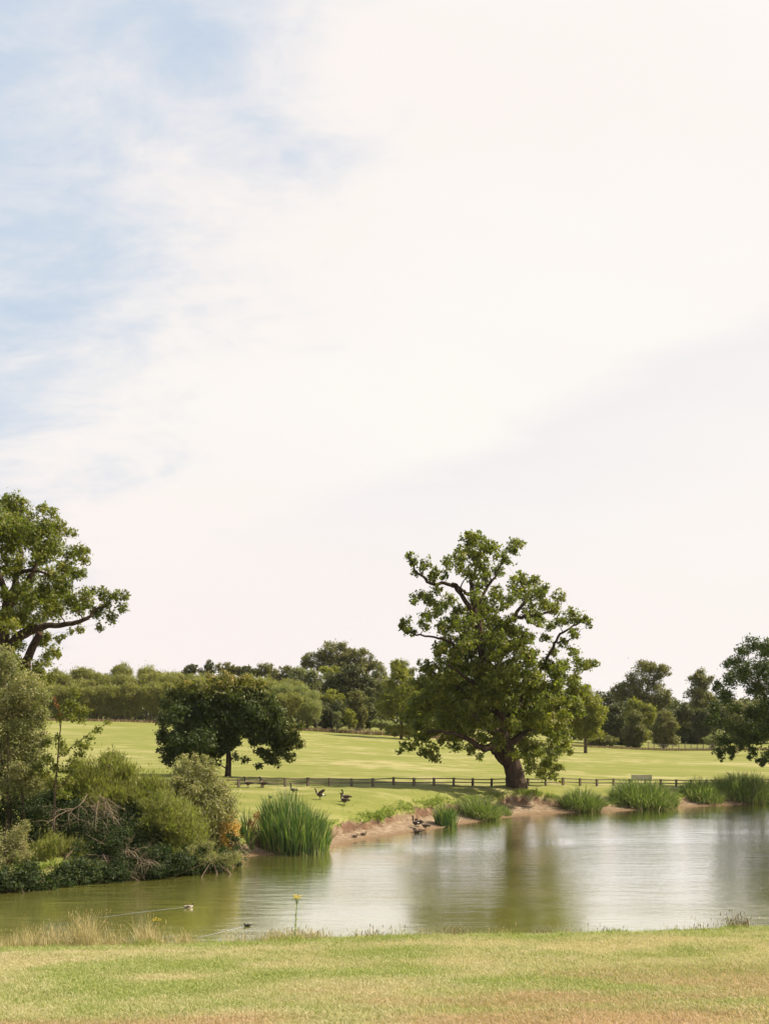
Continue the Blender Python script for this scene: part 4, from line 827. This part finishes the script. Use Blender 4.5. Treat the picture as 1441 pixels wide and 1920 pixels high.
# foreground turf: tufts instanced over the near slope
def gn_scatter(name, pts, rot, scl, rnd, pink, protos, label, cat):
    me = bpy.data.meshes.new(name); me.vertices.add(len(pts)); me.vertices.foreach_set('co', pts.astype(np.float32).ravel())
    for nm, ty, v in (('rot', 'FLOAT_VECTOR', rot), ('scl', 'FLOAT', scl), ('rnd', 'FLOAT', rnd), ('pink', 'FLOAT', pink)):
        a = me.attributes.new(nm, ty, 'POINT'); a.data.foreach_set('vector' if ty == 'FLOAT_VECTOR' else 'value', np.asarray(v, np.float32).ravel())
    a = me.attributes.new('pick', 'INT', 'POINT'); a.data.foreach_set('value', np.random.default_rng(1).integers(0, len(protos), len(pts)).astype(np.int32))
    o = bpy.data.objects.new(name, me); C.objects.link(o)
    col = bpy.data.collections.new(name+'_tufts')
    for p in protos: col.objects.link(p)
    g = bpy.data.node_groups.new(name, 'GeometryNodeTree'); g.interface.new_socket('Geometry', in_out='INPUT', socket_type='NodeSocketGeometry'); g.interface.new_socket('Geometry', in_out='OUTPUT', socket_type='NodeSocketGeometry')
    i_ = g.nodes.new('NodeGroupInput'); o_ = g.nodes.new('NodeGroupOutput'); ip = g.nodes.new('GeometryNodeInstanceOnPoints'); ci = g.nodes.new('GeometryNodeCollectionInfo')
    ci.inputs['Collection'].default_value = col; ci.inputs['Separate Children'].default_value = True; ci.inputs['Reset Children'].default_value = True
    def na(nm, ty):
        q = g.nodes.new('GeometryNodeInputNamedAttribute'); q.data_type = ty; q.inputs['Name'].default_value = nm; return [s for s in q.outputs if s.enabled and s.name == 'Attribute'][0]
    g.links.new(i_.outputs[0], ip.inputs['Points']); g.links.new(ci.outputs[0], ip.inputs['Instance']); ip.inputs['Pick Instance'].default_value = True
    g.links.new(na('pick', 'INT'), ip.inputs['Instance Index']); g.links.new(na('rot', 'FLOAT_VECTOR'), ip.inputs['Rotation']); g.links.new(na('scl', 'FLOAT'), ip.inputs['Scale'])
    g.links.new(ip.outputs[0], o_.inputs[0])
    md = o.modifiers.new('scatter', 'NODES'); md.node_group = g
    return tag(o, label, cat, kind='stuff')
def turf_tuft_mat():
    m, nt, b = mat('turf_tuft', 0.7, spec=.2); L = nt.links
    s = attr(nt, 'rnd', 'INSTANCER'); r = attr(nt, 'bl')
    g = mixc(nt, r, (0.130, 0.190, 0.036), (0.38, 0.41, 0.120)); st = mixc(nt, r, (0.34, 0.275, 0.150), (0.62, 0.57, 0.38))
    st = mixc(nt, attr(nt, 'pink', 'INSTANCER'), st, mixc(nt, r, (0.32, 0.195, 0.125), (0.60, 0.43, 0.31)))
    v = math_(nt, 'ADD', s, math_(nt, 'MULTIPLY', math_(nt, 'SUBTRACT', r, .5), .7), True)
    c = mixc(nt, v, g, st); L.new(c, b.inputs['Base Color'])
    t = N(nt, 'ShaderNodeBsdfTranslucent'); L.new(mixc(nt, 1.0, c, (1.35, 1.35, .7), 'MULTIPLY'), t.inputs[0])
    mx = N(nt, 'ShaderNodeMixShader'); mx.inputs[0].default_value = .35; L.new(b.outputs[0], mx.inputs[1]); L.new(t.outputs[0], mx.inputs[2]); L.new(mx.outputs[0], nt.nodes['Material Output'].inputs[0])
    return m
def foreground():
    rng = np.random.default_rng(91); TM = turf_tuft_mat(); protos = []
    for k in range(6):
        n = 22; a = rng.uniform(0, 6.28, n); q = np.sqrt(rng.random(n))*.075
        v, f, r = blades_geo(np.stack([np.cos(a)*q, np.sin(a)*q, -.01*np.ones(n)], 1), rng.uniform(.025, .075, n), rng.normal(0, .75, (n, 2)), rng.uniform(.004, .009, n), rng, seg=2, curl=.4)
        me_o = mesh('turf_tuft', v, f, TM, attrs={'bl': ('FACE', r)}); C.objects.unlink(me_o); protos.append(me_o)
    n = 150000; y = 9.2+(28.5-9.2)*rng.random(n); x = rng.uniform(-1, 1, n)*(y*.37+1.6)
    keep = rng.random(n) < (y*.37+1.6)/(28.5*.37+1.6)*np.where(y < 18, 1.0, .75)*1.15; x, y = x[keep], y[keep]
    h = H(x, y); s = straw(x, y); sc = .75+.5*rng.random(len(x))+.5*(vnoise(x, y, .9, 55, 3)-.45)*2+.25*(1-s)
    sc = np.clip(sc, .45, 2.0)
    st = np.clip(s*1.15+rng.normal(0, .16, len(x))+(vnoise(x, y, .5, 57, 2)-.5)*.6, 0, 1)
    pk = np.clip(sstep(.48, .72, vnoise(x/1.8, y, 2.4, 59, 4)+sstep(17, 10, y)*.22-.03)*sstep(21, 14, y)+.15*rng.normal(size=len(x)), 0, 1)
    gn_scatter('turf', np.stack([x, y, h], 1), np.stack([rng.normal(0, .12, len(x)), rng.normal(0, .12, len(x)), rng.uniform(0, 6.28, len(x))], 1), sc, np.maximum(st, pk*.8), pk, protos, 'short sun-bleached grass covering the near slope', 'grass')
    # long straw stalks along the brow above the water
    def stalks(n, gen, hlo, hhi, m, name, label, wid=.008, hd=True, lean=.25):
        px, dd, f = gen(n); xx = (px-CXP)*dd/FPX; hh = (hlo+(hhi-hlo)*rng.random(len(xx))**1.7)*f; z = H(xx, dd)
        b = np.stack([xx, dd, z-.01], 1); ln = rng.normal(0, lean, (len(xx), 2))
        v, fq, r = blades_geo(b, hh, ln, wid*np.ones(len(xx)), rng, seg=3, curl=.2)
        if hd:   # seed heads
            tip = v.reshape(-1, 8, 3)[:, 6:].mean(1); L_ = rng.uniform(.03, .075, len(tip)); up = np.array([0, 0, 1.0]); w = .006+.005*rng.random(len(tip)); a = rng.uniform(0, 6.28, len(tip))
            sx = np.stack([np.cos(a)*w, np.sin(a)*w, 0*a], 1)
            hv = np.stack([tip-up*L_[:, None]*.8, tip-sx, tip+up*L_[:, None]*.6, tip+sx], 1).reshape(-1, 3); k = rng.random(len(tip)) < .4
            hf = np.arange(len(tip)*4).reshape(-1, 4)[k]+len(v); v = np.concatenate([v, hv]); fq = np.concatenate([fq, hf]); r = np.concatenate([r, rng.random(len(hf))*.5])
        tag(mesh(name, v, fq, m, attrs={'rnd': ('FACE', r)}), label, 'dry grass', kind='stuff')
    def brow(n):
        px = rng.uniform(-80, 1520, n); c = vnoise(px, px*0, 45, 61, 3); k = rng.random(n) < sstep(.42, .72, c)*np.interp(px, [0, 600, 800, 1441], [1, .9, .5, .35]); px = px[k]
        return px, rng.uniform(23.5, 27.0, len(px)), np.interp(px, [0, 300, 500, 1000, 1441], [1.2, 1.1, .8, .7, .9])
    stalks(6500, brow, .06, .42, DRY, 'brow_grass', 'thin straw stalks scattered along the brow above the water')
    def clumps(n):
        cs = [(60, 14, 1.0), (95, 14, 1.1), (130, 12, .9), (155, 8, 1.5), (172, 6, 1.5), (215, 18, .9), (272, 10, 1.3), (290, 14, .9), (520, 22, .6), (560, 22, .55), (590, 18, .5), (30, 16, .6), (345, 12, .7)]
        j = rng.integers(0, len(cs), n); c = np.array(cs)[j]; return c[:, 0]+rng.normal(0, 1, n)*c[:, 1], 25.2+rng.normal(0, .45, n), c[:, 2]
    stalks(5200, clumps, .10, .60, DRY, 'dry_grass', 'clumps of tall dry straw grass at the lower left edge of the pond', .010)
    def rc(n):
        cs = [(1375, 7, 1.0), (1395, 5, .7), (855, 10, .5), (1150, 12, .4), (1010, 14, .45), (700, 20, .45), (1300, 25, .4)]
        j = rng.integers(0, len(cs), n); c = np.array(cs)[j]; return c[:, 0]+rng.normal(0, 1, n)*c[:, 1], 25.0+rng.normal(0, .4, n), c[:, 2]
    stalks(1100, rc, .12, .46, REDDRY, 'brow_stalks', 'sparse reddish stalks along the right half of the brow', .007)
    def gt(n):
        cs = [(1150, 12, .8), (1375, 14, .9), (275, 12, 1.2), (540, 20, 1.0), (110, 25, .8), (950, 20, .6), (1290, 30, .5), (820, 60, .5)]
        j = rng.integers(0, len(cs), n); c = np.array(cs)[j]; return c[:, 0]+rng.normal(0, 1, n)*c[:, 1], 24.6+rng.normal(0, .5, n), c[:, 2]
    def edge(n): px = rng.uniform(-80, 1520, n); return px, rng.uniform(22.5, 25.6, n), .5+1.0*vnoise(px, px*0, 30, 62, 3)
    stalks(7000, edge, .04, .17, TURF, 'edge_tufts', 'ragged taller blades along the whole edge of the near slope', .012, False, .6)
    stalks(5000, gt, .06, .22, TURF, 'brow_tufts', 'longer green grass tufts at the edge of the near slope', .012, False, .5)
foreground()

# ragwort
STEM = leaf_mat('green_stem', [(0, (.22, .26, .09)), (1, (.36, .38, .16))], .3)
def ragwort(label, px, d, toppx, seed, heads, leanpx=0, sc=1.0):
    rng = np.random.default_rng(seed); x = (px-CXP)*d/FPX; z = H1(x, d); base = np.array([x, d, z]); top = P(px+leanpx, toppx, d); Ht = top[2]-z
    root = empty('ragwort', base, label, 'flower', 'yellow ragwort plants')
    st = [smooth_path([base, base*.6+top*.4+rng.normal(0, .01, 3), base*.25+top*.75, top-np.array([0, 0, .03])], [.010*sc, .009*sc, .008*sc, .006*sc], rng, 3)]
    hd = []
    for k in range(heads):
        a = k*2.4; r = .05*sc*math.sqrt(k/heads)*1.9; e = top+np.array([math.cos(a)*r, math.sin(a)*r, rng.uniform(-.05, .02)*sc]); hd.append(e)
        s0 = base*.18+top*.82; st.append(smooth_path([s0, (s0+e)/2+np.array([0, 0, -.01]), e], [.003*sc, .0025*sc, .002*sc], rng, 2))
    o = tubes('stem', st, STEM, root, 4)
    lv = []
    for k in range(16):
        t = rng.uniform(.05, .82); lv.append(base*(1-t)+top*t)
    lv = np.array(lv); blades('leaves', lv, rng.uniform(.06, .12, 16)*sc, rng.normal(0, 1.1, (16, 2)), .030*sc*np.ones(16), STEM, root, rng, curl=.5)
    for e in hd:
        a = np.linspace(0, 6.283, 10)[:-1]; R = .016*sc*rng.uniform(.8, 1.2)
        ring = np.stack([e[0]+np.cos(a)*R*(1+.25*(np.arange(9) % 2)), e[1]+np.sin(a)*R, e[2]+.004*np.ones(9)], 1); c = np.array([[*e]])+[[0, 0, .012*sc]]; lo = np.array([[*e]])-[[0, 0, .012*sc]]
        v = np.concatenate([ring, c, lo]); f = [[i, (i+1) % 9, 9] for i in range(9)]+[[(i+1) % 9, i, 10] for i in range(9)]
        mesh('flower_head', v, np.array(f), FLOWER, root, attrs={'rnd': ('FACE', rng.random(18))})
ragwort('tall pale ragwort with a yellow flower head standing before the bright water', 553, 25.0, 1680, 801, 16, 4, 1.15)
ragwort('ragwort leaning right with a small bright yellow head among dry stalks', 272, 25.2, 1722, 802, 9, 21, 1.0)
ragwort('yellow ragwort growing against the fence post under the great oak', 1051, 110.0, 1464, 803, 9, 0, 5.5)
for q, (px, dd) in enumerate(((38, 24.0), (52, 24.2), (63, 23.8))):
    ragwort(('tiny yellow flower low in the grass at the lower left, leftmost of three', 'tiny yellow flower low in the grass at the lower left, middle of three', 'tiny yellow flower low in the grass at the lower left, rightmost of three')[q], px, dd, 1777+q, 810+q, 5, 0, .8)

# ------------------------------------------------------------------ fence, far fences, bench
def box(v0, c, ax, hx, hy, hz, top=0):
    """oriented box: centre c, x axis along ax (2-D unit), half sizes"""
    ux = np.array([ax[0], ax[1], ax[2] if len(ax) > 2 else 0]); ux = ux/np.linalg.norm(ux); uy = np.array([-ux[1], ux[0], 0]); uy /= np.linalg.norm(uy); uz = np.cross(ux, uy)
    vs = []
    for sz in (-1, 1):
        for sx, sy in ((-1, -1), (1, -1), (1, 1), (-1, 1)):
            b = 1-top if sz > 0 else 1
            vs.append(c+ux*hx*sx*b+uy*hy*sy*b+uz*hz*sz)
    return np.array(vs)
BF = np.array([[0, 3, 2, 1], [4, 5, 6, 7], [0, 1, 5, 4], [1, 2, 6, 5], [2, 3, 7, 6], [3, 0, 4, 7]])
FW = bark('fence_wood', (.085, .062, .048), (.21, .165, .125), 9); PW = bark('pale_wood', (.36, .33, .30), (.56, .53, .49), 7); GW = bark('grey_stake', (.22, .17, .12), (.40, .33, .26), 7)
def rail_fence():
    rng = np.random.default_rng(95); n0, n1 = -4, 31
    pos = []
    for n in range(n0, n1+1):
        x, y = -11.44+1.745*n, 92+1.025*n
        if n > 24: pass
        pos.append(np.array([x, y, H1(x, y)]))
    root = empty('rail_fence', pos[4], 'low two-rail wooden fence running across the meadow behind the geese and the great oak', 'fence')
    for i, p in enumerate(pos):
        w = .085*rng.uniform(.92, 1.08); tilt = rng.normal(0, .015, 2); v = box(None, p+np.array([0, 0, .30]), (1.745, 1.025), w, w, .40, .06); v[4:, :2] += tilt
        mesh('post', v, BF, FW, root)
    for i in range(len(pos)-1):
        a, b = pos[i], pos[i+1]
        for hz in (.60, .29):
            e = (b-a); c = (a+b)/2+np.array([0, 0, hz])+np.array([-.1025, .1745, 0])*.52+rng.normal(0, .008, 3); L = np.linalg.norm(e)/2
            v = box(None, c, tuple(e/np.linalg.norm(e)), L-.004, .02, .045); mesh('rail', v, BF, FW, root)
rail_fence()
def far_stakes():
    rng = np.random.default_rng(96)
    ps = [(594, 212), (629, 211.5), (651, 211), (665.5, 210.5), (675, 214), (682, 210), (692.5, 210)]
    b0 = P(665, 1368, 210.5); root = empty('stake_fence', (b0[0], b0[1], H1(b0[0], b0[1])), 'row of thin pale stakes at the far field edge left of the great oak', 'fence')
    for px, d in ps:
        x = (px-CXP)*d/FPX; h = rng.uniform(.65, .95); mesh('stake', box(None, np.array([x, d, H1(x, d)+h-.1]), (1, 0), .06, .06, h, .1), BF, GW, root)
    x0, x1 = (665-CXP)*210.5/FPX, (692-CXP)*210/FPX
    for hz in (1.1, .6):
        a = np.array([x0, 210.7, H1(x0, 210)+hz]); b = np.array([x1, 210.3, H1(x1, 210)+hz]); tubes('wire', [([a, b], [.018, .018])], GW, root, 4)
far_stakes()
def far_fence():
    rng = np.random.default_rng(97); pos = []
    for k in range(12):
        px = 1214+k*11.5; d = 229-k*.3; x = (px-CXP)*d/FPX; pos.append(np.array([x, d, H1(x, d)]))
    root = empty('rail_fence', pos[0], 'far post and rail fence under the trees at the right field edge', 'fence')
    for p in pos: mesh('post', box(None, p+np.array([0, 0, .6]), (1, 0), .07, .07, .62, .05), BF, GW, root)
    for a, b in zip(pos[:-1], pos[1:]):
        for hz in (1.05, .65, .3): e = b-a; mesh('rail', box(None, (a+b)/2+np.array([0, -.11, hz]), tuple(e/np.linalg.norm(e)), np.linalg.norm(e)/2-.005, .025, .05), BF, GW, root)
far_fence()
def bench():
    d = 119.5; px = 1202; x = (px-CXP)*d/FPX; z = H1(x, d); root = empty('bench', (x, d, z), 'pale weathered bench showing its back above the broad reed clump, beyond the fence', 'bench')
    c = np.array([x, d, z]); hw = 1.05
    for k in range(4): mesh('back_slat', box(None, c+np.array([0, -.02*k, .46+k*.125]), (1, 0), hw, .02, .055), BF, PW, root)
    for k in range(3): mesh('seat_slat', box(None, c+np.array([0, .12+k*.13, .42]), (1, 0), hw, .055, .02), BF, PW, root)
    for sx in (-1, 1):
        mesh('leg', box(None, c+np.array([sx*(hw-.1), .06, .44]), (1, 0), .035, .035, .46), BF, PW, root)
        mesh('leg', box(None, c+np.array([sx*(hw-.1), .42, .20]), (1, 0), .035, .035, .20), BF, PW, root)
        mesh('armrest', box(None, c+np.array([sx*(hw-.1), .24, .62]), (0, 1), .22, .035, .02), BF, PW, root)
bench()

# ------------------------------------------------------------------ birds
def flat(name, c, r=.8):
    return mat(name, r, c, .2)[0]
GB, GN_, GP, GW_, BLK, DB, DP = flat('goose_brown', (.075, .050, .036)), flat('goose_neck', (.012, .010, .010)), flat('goose_breast', (.20, .16, .125)), flat('white_feather', (.62, .60, .56)), flat('black_feather', (.014, .013, .013)), flat('duck_brown', (.10, .07, .045)), flat('duck_flank', (.36, .31, .26))
WB = flat('wing_brown', (.055, .038, .028)); LEG = flat('bird_leg', (.03, .026, .022)); BILL = flat('duck_bill', (.30, .24, .06))
def loft(rings, sides=10):
    """rings: (x, z, half width, half height, material)"""
    R = np.array([r[:4] for r in rings], float); k = len(R); t = np.gradient(R[:, :2], axis=0); t /= np.linalg.norm(t, axis=1)[:, None]+1e-9
    a = np.linspace(0, 2*np.pi, sides, endpoint=False); V = []
    for i in range(k):
        nx_, nz_ = -t[i, 1], t[i, 0]
        V.append(np.stack([R[i, 0]+nx_*R[i, 3]*np.sin(a), R[i, 2]*np.cos(a), R[i, 1]+nz_*R[i, 3]*np.sin(a)], 1))
    V = np.concatenate(V); Fq = []; mi = []
    for i in range(k-1):
        for j in range(sides):
            Fq.append([i*sides+j, i*sides+(j+1) % sides, (i+1)*sides+(j+1) % sides, (i+1)*sides+j]); mi.append(rings[i][4])
    return V, np.array(Fq), mi
def bird(name, label, cat, loc, head, rings, mats, wings=None, legs=True, legx=.02, legh=.30, bill=None, scale=1.0, group=None, cheek=None, raised=False, wm=None, legm=None):
    root = empty(name, loc, label, cat, group); root.rotation_euler = (0, 0, head); root.scale = (scale,)*3
    V, Fq, mi = loft(rings); mesh('body', V, Fq, mats, root, smooth=True, mi=mi, off=1)
    if wings:
        x0, x1, zc, yw, hh = wings
        for s in (-1, 1):
            if raised: rg = [(x1, zc+.06, .02, .05, 0), (x1-.10, zc+.12, .03, .10, 0), (x1-.24, zc+.20, .03, .12, 0), (x1-.38, zc+.30, .02, .10, 0), (x1-.50, zc+.34, .005, .03, 0)]
            else: rg = [(x1, zc, .008, .02, 0), (x1-.05, zc+.01, .03, hh*.7, 0), ((x0+x1)/2, zc+.01, .035, hh, 0), (x0+.12, zc-.005, .022, hh*.55, 0), (x0, zc-.01, .004, .01, 0)]
            v, f, m_ = loft(rg, 8); v[:, 1] += s*yw; mesh('wing', v, f, wm or WB, root, smooth=True, off=1)
    if legs:
        for s in (-1, 1):
            st = .06*s; v, f = tubes_geo([([(legx, s*.06, legh+.04), (legx-.01+st*.5, s*.06, legh*.5), (legx+st, s*.06, .02)], [.028, .013, .012]), ([(legx+st, s*.06, .015), (legx+st+.06, s*.075, .008)], [.014, .022]), ([(legx+st, s*.06, .015), (legx+st+.065, s*.045, .008)], [.014, .018])], 5)
            mesh('leg', v, f, legm or LEG, root, smooth=True, off=1)
    if bill:
        (bx, bz), L, w = bill; v, f, _ = loft([(bx-.01, bz, w, w*.8, 0), (bx+L*.5, bz-.004, w*.75, w*.45, 0), (bx+L, bz-.01, w*.3, w*.15, 0)], 6); mesh('bill', v, f, legm or BLK, root, smooth=True, off=1)
    if cheek:
        cx, cz, w = cheek
        for s in (-1, 1): v, f, _ = loft([(cx-.02, cz-.025, .006, .006, 0), (cx-.005, cz, .012, .022, 0), (cx+.008, cz+.028, .004, .006, 0)], 6); v[:, 1] += s*w; mesh('cheek_patch', v, f, GW_, root, smooth=True, off=1)
    return root
def goose_rings(neck='up', pitch=0.0, fold=0):
    body = [(-.46, .33, .01, .01, 3), (-.38, .335, .055, .022, 3), (-.30, .335, .085, .055, 2), (-.20, .345, .12, .095, 0), (-.05, .355, .145, .135, 0), (.08, .375, .14, .14, 0), (.17, .42, .11, .12, 1), (.225, .485, .07, .08, 1)]
    if neck == 'up': nk = [(.245, .56, 0.059, 0.068, 3), (.245, .65, 0.045, 0.050, 3), (.25, .75, 0.039, 0.042, 3), (.265, .825, 0.046, 0.050, 3), (.30, .86, 0.053, 0.057, 3), (.34, .86, 0.042, 0.042, 3), (.375, .85, 0.018, 0.018, 3), (.385, .848, 0.003, 0.003, 3)]
    elif neck == 'mid': nk = [(.28, .55, 0.058, 0.063, 3), (.31, .64, 0.045, 0.047, 3), (.325, .72, 0.039, 0.041, 3), (.345, .77, 0.046, 0.049, 3), (.38, .795, 0.051, 0.053, 3), (.42, .79, 0.035, 0.035, 3), (.44, .785, 0.003, 0.003, 3)]
    else: nk = [(.23, .54, 0.068, 0.068, 3), (.19, .57, 0.054, 0.054, 3), (.12, .57, 0.049, 0.049, 3), (.06, .545, 0.041, 0.041, 3), (.04, .53, 0.003, 0.003, 3)]
    return body+nk
GM = [GB, GP, GW_, GN_]
def goose(label, px, row, heading, neck='up', sc=1.0, raised=False, d0=60, d1=140, lying=False, group='canada geese on the far bank', legs=True):
    p = hit(px, row, d0, d1); drop = .19 if lying else 0
    tip = {'up': ((.38, .848), .055, .014), 'mid': ((.435, .785), .055, .014), 'rest': ((.05, .535), .04, .012)}[neck]
    ck = {'up': (.305, .85, .034), 'mid': (.385, .785, .034), 'rest': None}[neck]
    p = p-np.array([0, 0, drop*sc])
    return bird('goose', label, 'goose', p, rad(heading), goose_rings(neck), GM, (-.42, .14, .385, .125, .095), not lying, .02, .22, tip, sc, group, ck, raised)
goose('goose walking left, leftmost of the two beside the fence', 465, 1477.5, 175)
goose('goose walking left in front of a fence post, right of the leftmost one', 494, 1477.5, 185)
goose('goose with tucked wings standing alone behind the large iris clump', 550, 1489.5, 150, sc=.92)
goose('goose facing left with wings half raised', 600, 1499.5, 178, 'mid', raised=True)
goose('nearer goose of the overlapping pair on the grass', 645.5, 1509.5, 160)
goose('farther goose of the overlapping pair on the grass, neck stretched up', 648.5, 1503.5, 185, sc=1.03)
goose('goose standing tall on the mud, left of the small iris clump', 779, 1553, 140, group='canada geese on the mud')
goose('goose partly hidden behind the tall one on the mud', 784, 1550, 170, 'rest', .95, group='canada geese on the mud')
goose('goose at the water line facing left, nearest the small iris clump', 797, 1558, 165, 'mid', .9, group='canada geese on the mud')
goose('brown goose resting low on the mud at the water line', 781, 1564, 170, 'rest', .95, lying=True, group='canada geese on the mud')
DUCK = [(-.24, .17, .008, .008, 0), (-.18, .15, .05, .025, 0), (-.08, .12, .085, .07, 0), (.03, .11, .09, .085, 0), (.12, .12, .07, .075, 1), (.155, .17, .04, .045, 1), (.165, .215, .034, .036, 2), (.19, .245, .038, .038, 2), (.225, .24, .026, .026, 2), (.24, .238, .004, .004, 2)]
def duck(name, label, cat, px, row, heading, mats, sc, wing=True, mud=False, group=None, bill=BILL, wm=None, sink=.07):
    p = hit(px, row, 60, 90) if mud else P(px, row, WD(row))
    if not mud: p[2] = -sink*sc
    else: p[2] -= .02
    return bird(name, label, cat, p, rad(heading), DUCK, mats, (-.22, .08, .135, .075, .055) if wing else None, mud, .0, .06, ((.235, .236), .05, .014), sc, group, None, False, wm or WB, bill)
duck('duck', 'dark duck hunched on the mud, left of the two', 'duck', 665, 1571, 15, [DB, DB, WB, WB], 1.05, mud=True, group='ducks on the muddy shore')
duck('duck', 'brown duck hunched on the mud, right of the two', 'duck', 681, 1567.5, 20, [DB, DB, DB, WB], 1.1, mud=True, group='ducks on the muddy shore')
duck('duck', 'pale-breasted duck swimming right with a long wake behind it', 'duck', 354, 1702, 8, [DP, flat('duck_breast', (.42, .37, .31)), GN_, GN_], .95, wm=DB)
duck('coot', 'small black waterbird swimming left on the bright water', 'coot', 464, 1737, 205, [BLK, BLK, BLK, BLK], .72, bill=GW_, wm=BLK)
p = hit(507, 1497, 60, 110); bird('small_bird', 'small black bird on the grass behind the large iris clump', 'bird', p, rad(160), DUCK, [BLK, BLK, BLK, BLK], (-.22, .08, .135, .075, .055), True, .0, .06, ((.235, .236), .05, .014), .8, None, None, False, BLK, LEG)

# wakes: low ridges on the water behind the two swimmers
def wake(pts, w0, w1, hgt, label):
    rng = np.random.default_rng(3); q = np.array([[*P(a, b, WD(b))[:2]] for a, b in pts]); n = 90; s = np.linspace(0, 1, n); t = np.linspace(0, 1, len(q))
    c = np.stack([np.interp(s, t, q[:, 0]), np.interp(s, t, q[:, 1])], 1); d = np.gradient(c, axis=0); d /= np.linalg.norm(d, axis=1)[:, None]; nn = np.stack([-d[:, 1], d[:, 0]], 1)
    V = []; prof = [(-1, -.004), (-.5, .35), (-.15, 1), (.15, .9), (.5, .3), (1, -.004)]
    for i in range(n):
        w = w0+(w1-w0)*s[i]; hg = hgt*(1-.7*s[i])*(.3+1.0*rng.random())
        for u, v in prof: V.append([*(c[i]+nn[i]*w*u), v*hg+.001 if v > 0 else -.003])
    k = len(prof); f = [[i*k+j, i*k+j+1, (i+1)*k+j+1, (i+1)*k+j] for i in range(n-1) for j in range(k-1)]
    tag(mesh('wake', np.array(V), np.array(f), WATER, smooth=True), label, 'wake', kind='stuff')
wake([(346, 1701), (300, 1706), (240, 1713), (170, 1723), (100, 1738), (40, 1750)], .035, .07, .005, 'long pale wake trailing left behind the swimming duck')
wake([(455, 1738), (425, 1745), (400, 1751), (370, 1758)], .03, .05, .006, 'short faint wake behind the small black waterbird')

# leaf litter, small stones and twigs on the mud
def mud_bits():
    rng = np.random.default_rng(99); n = 9000; x = rng.uniform(-12, 46, n); y = rng.uniform(66, 114, n); h, sd, mu = H(x, y, True)
    k = (sd > .02) & (mu > .5); x, y, h = x[k], y[k], h[k]; n = len(x); s = rng.uniform(.015, .06, n)
    oct_ = np.array([[1, 0, 0], [0, 1, 0], [-1, 0, 0], [0, -1, 0], [0, 0, .7], [0, 0, -.5]]); F8 = np.array([[0, 1, 4], [1, 2, 4], [2, 3, 4], [3, 0, 4]])
    V = (np.stack([x, y, h], 1)[:, None]+oct_[None]*s[:, None, None]*(1+rng.normal(0, .3, (n, 6, 1)))).reshape(-1, 3); Fq = (np.arange(n)[:, None, None]*6+F8[None]).reshape(-1, 3)
    m = bark('pebble', (.16, .11, .075), (.48, .40, .33), 5)
    tag(mesh('mud_pebbles', V, Fq, m), 'small clods and pebbles scattered over the muddy shore', 'pebbles', kind='stuff')
mud_bits()
print('leaves', LEAFCOUNT[0], 'tris', sum(len(o.data.loops)-2*len(o.data.polygons) for o in C.objects if o.type == 'MESH'), 'objects', len(C.objects))

# ------------------------------------------------------------------ air
def haze():
    v = np.array([[x, y, z] for z in (-4, 34) for x, y in ((-4700, -4200), (4700, -4200), (4700, 5200), (-4700, 5200))], float)
    m = bpy.data.materials.new('haze'); m.use_nodes = True; nt = m.node_tree; nt.nodes.clear(); o = N(nt, 'ShaderNodeOutputMaterial'); pv = N(nt, 'ShaderNodeVolumePrincipled')
    pv.inputs['Density'].default_value = 0.00005; pv.inputs['Color'].default_value = (.93, .95, 1, 1); nt.links.new(pv.outputs[0], o.inputs['Volume'])
    tag(mesh('haze', v, BF, m), 'thin summer haze over the field', 'haze', kind='stuff')
haze()

for o in list(C.objects):                                 # joined masses of leaves and twigs too small to pick apart
    if o.parent is not None and o.name.split('.')[0] in ('branches', 'crown', 'leaves', 'dead_leaves', 'withered_leaves', 'branch'): o['kind'] = 'stuff'
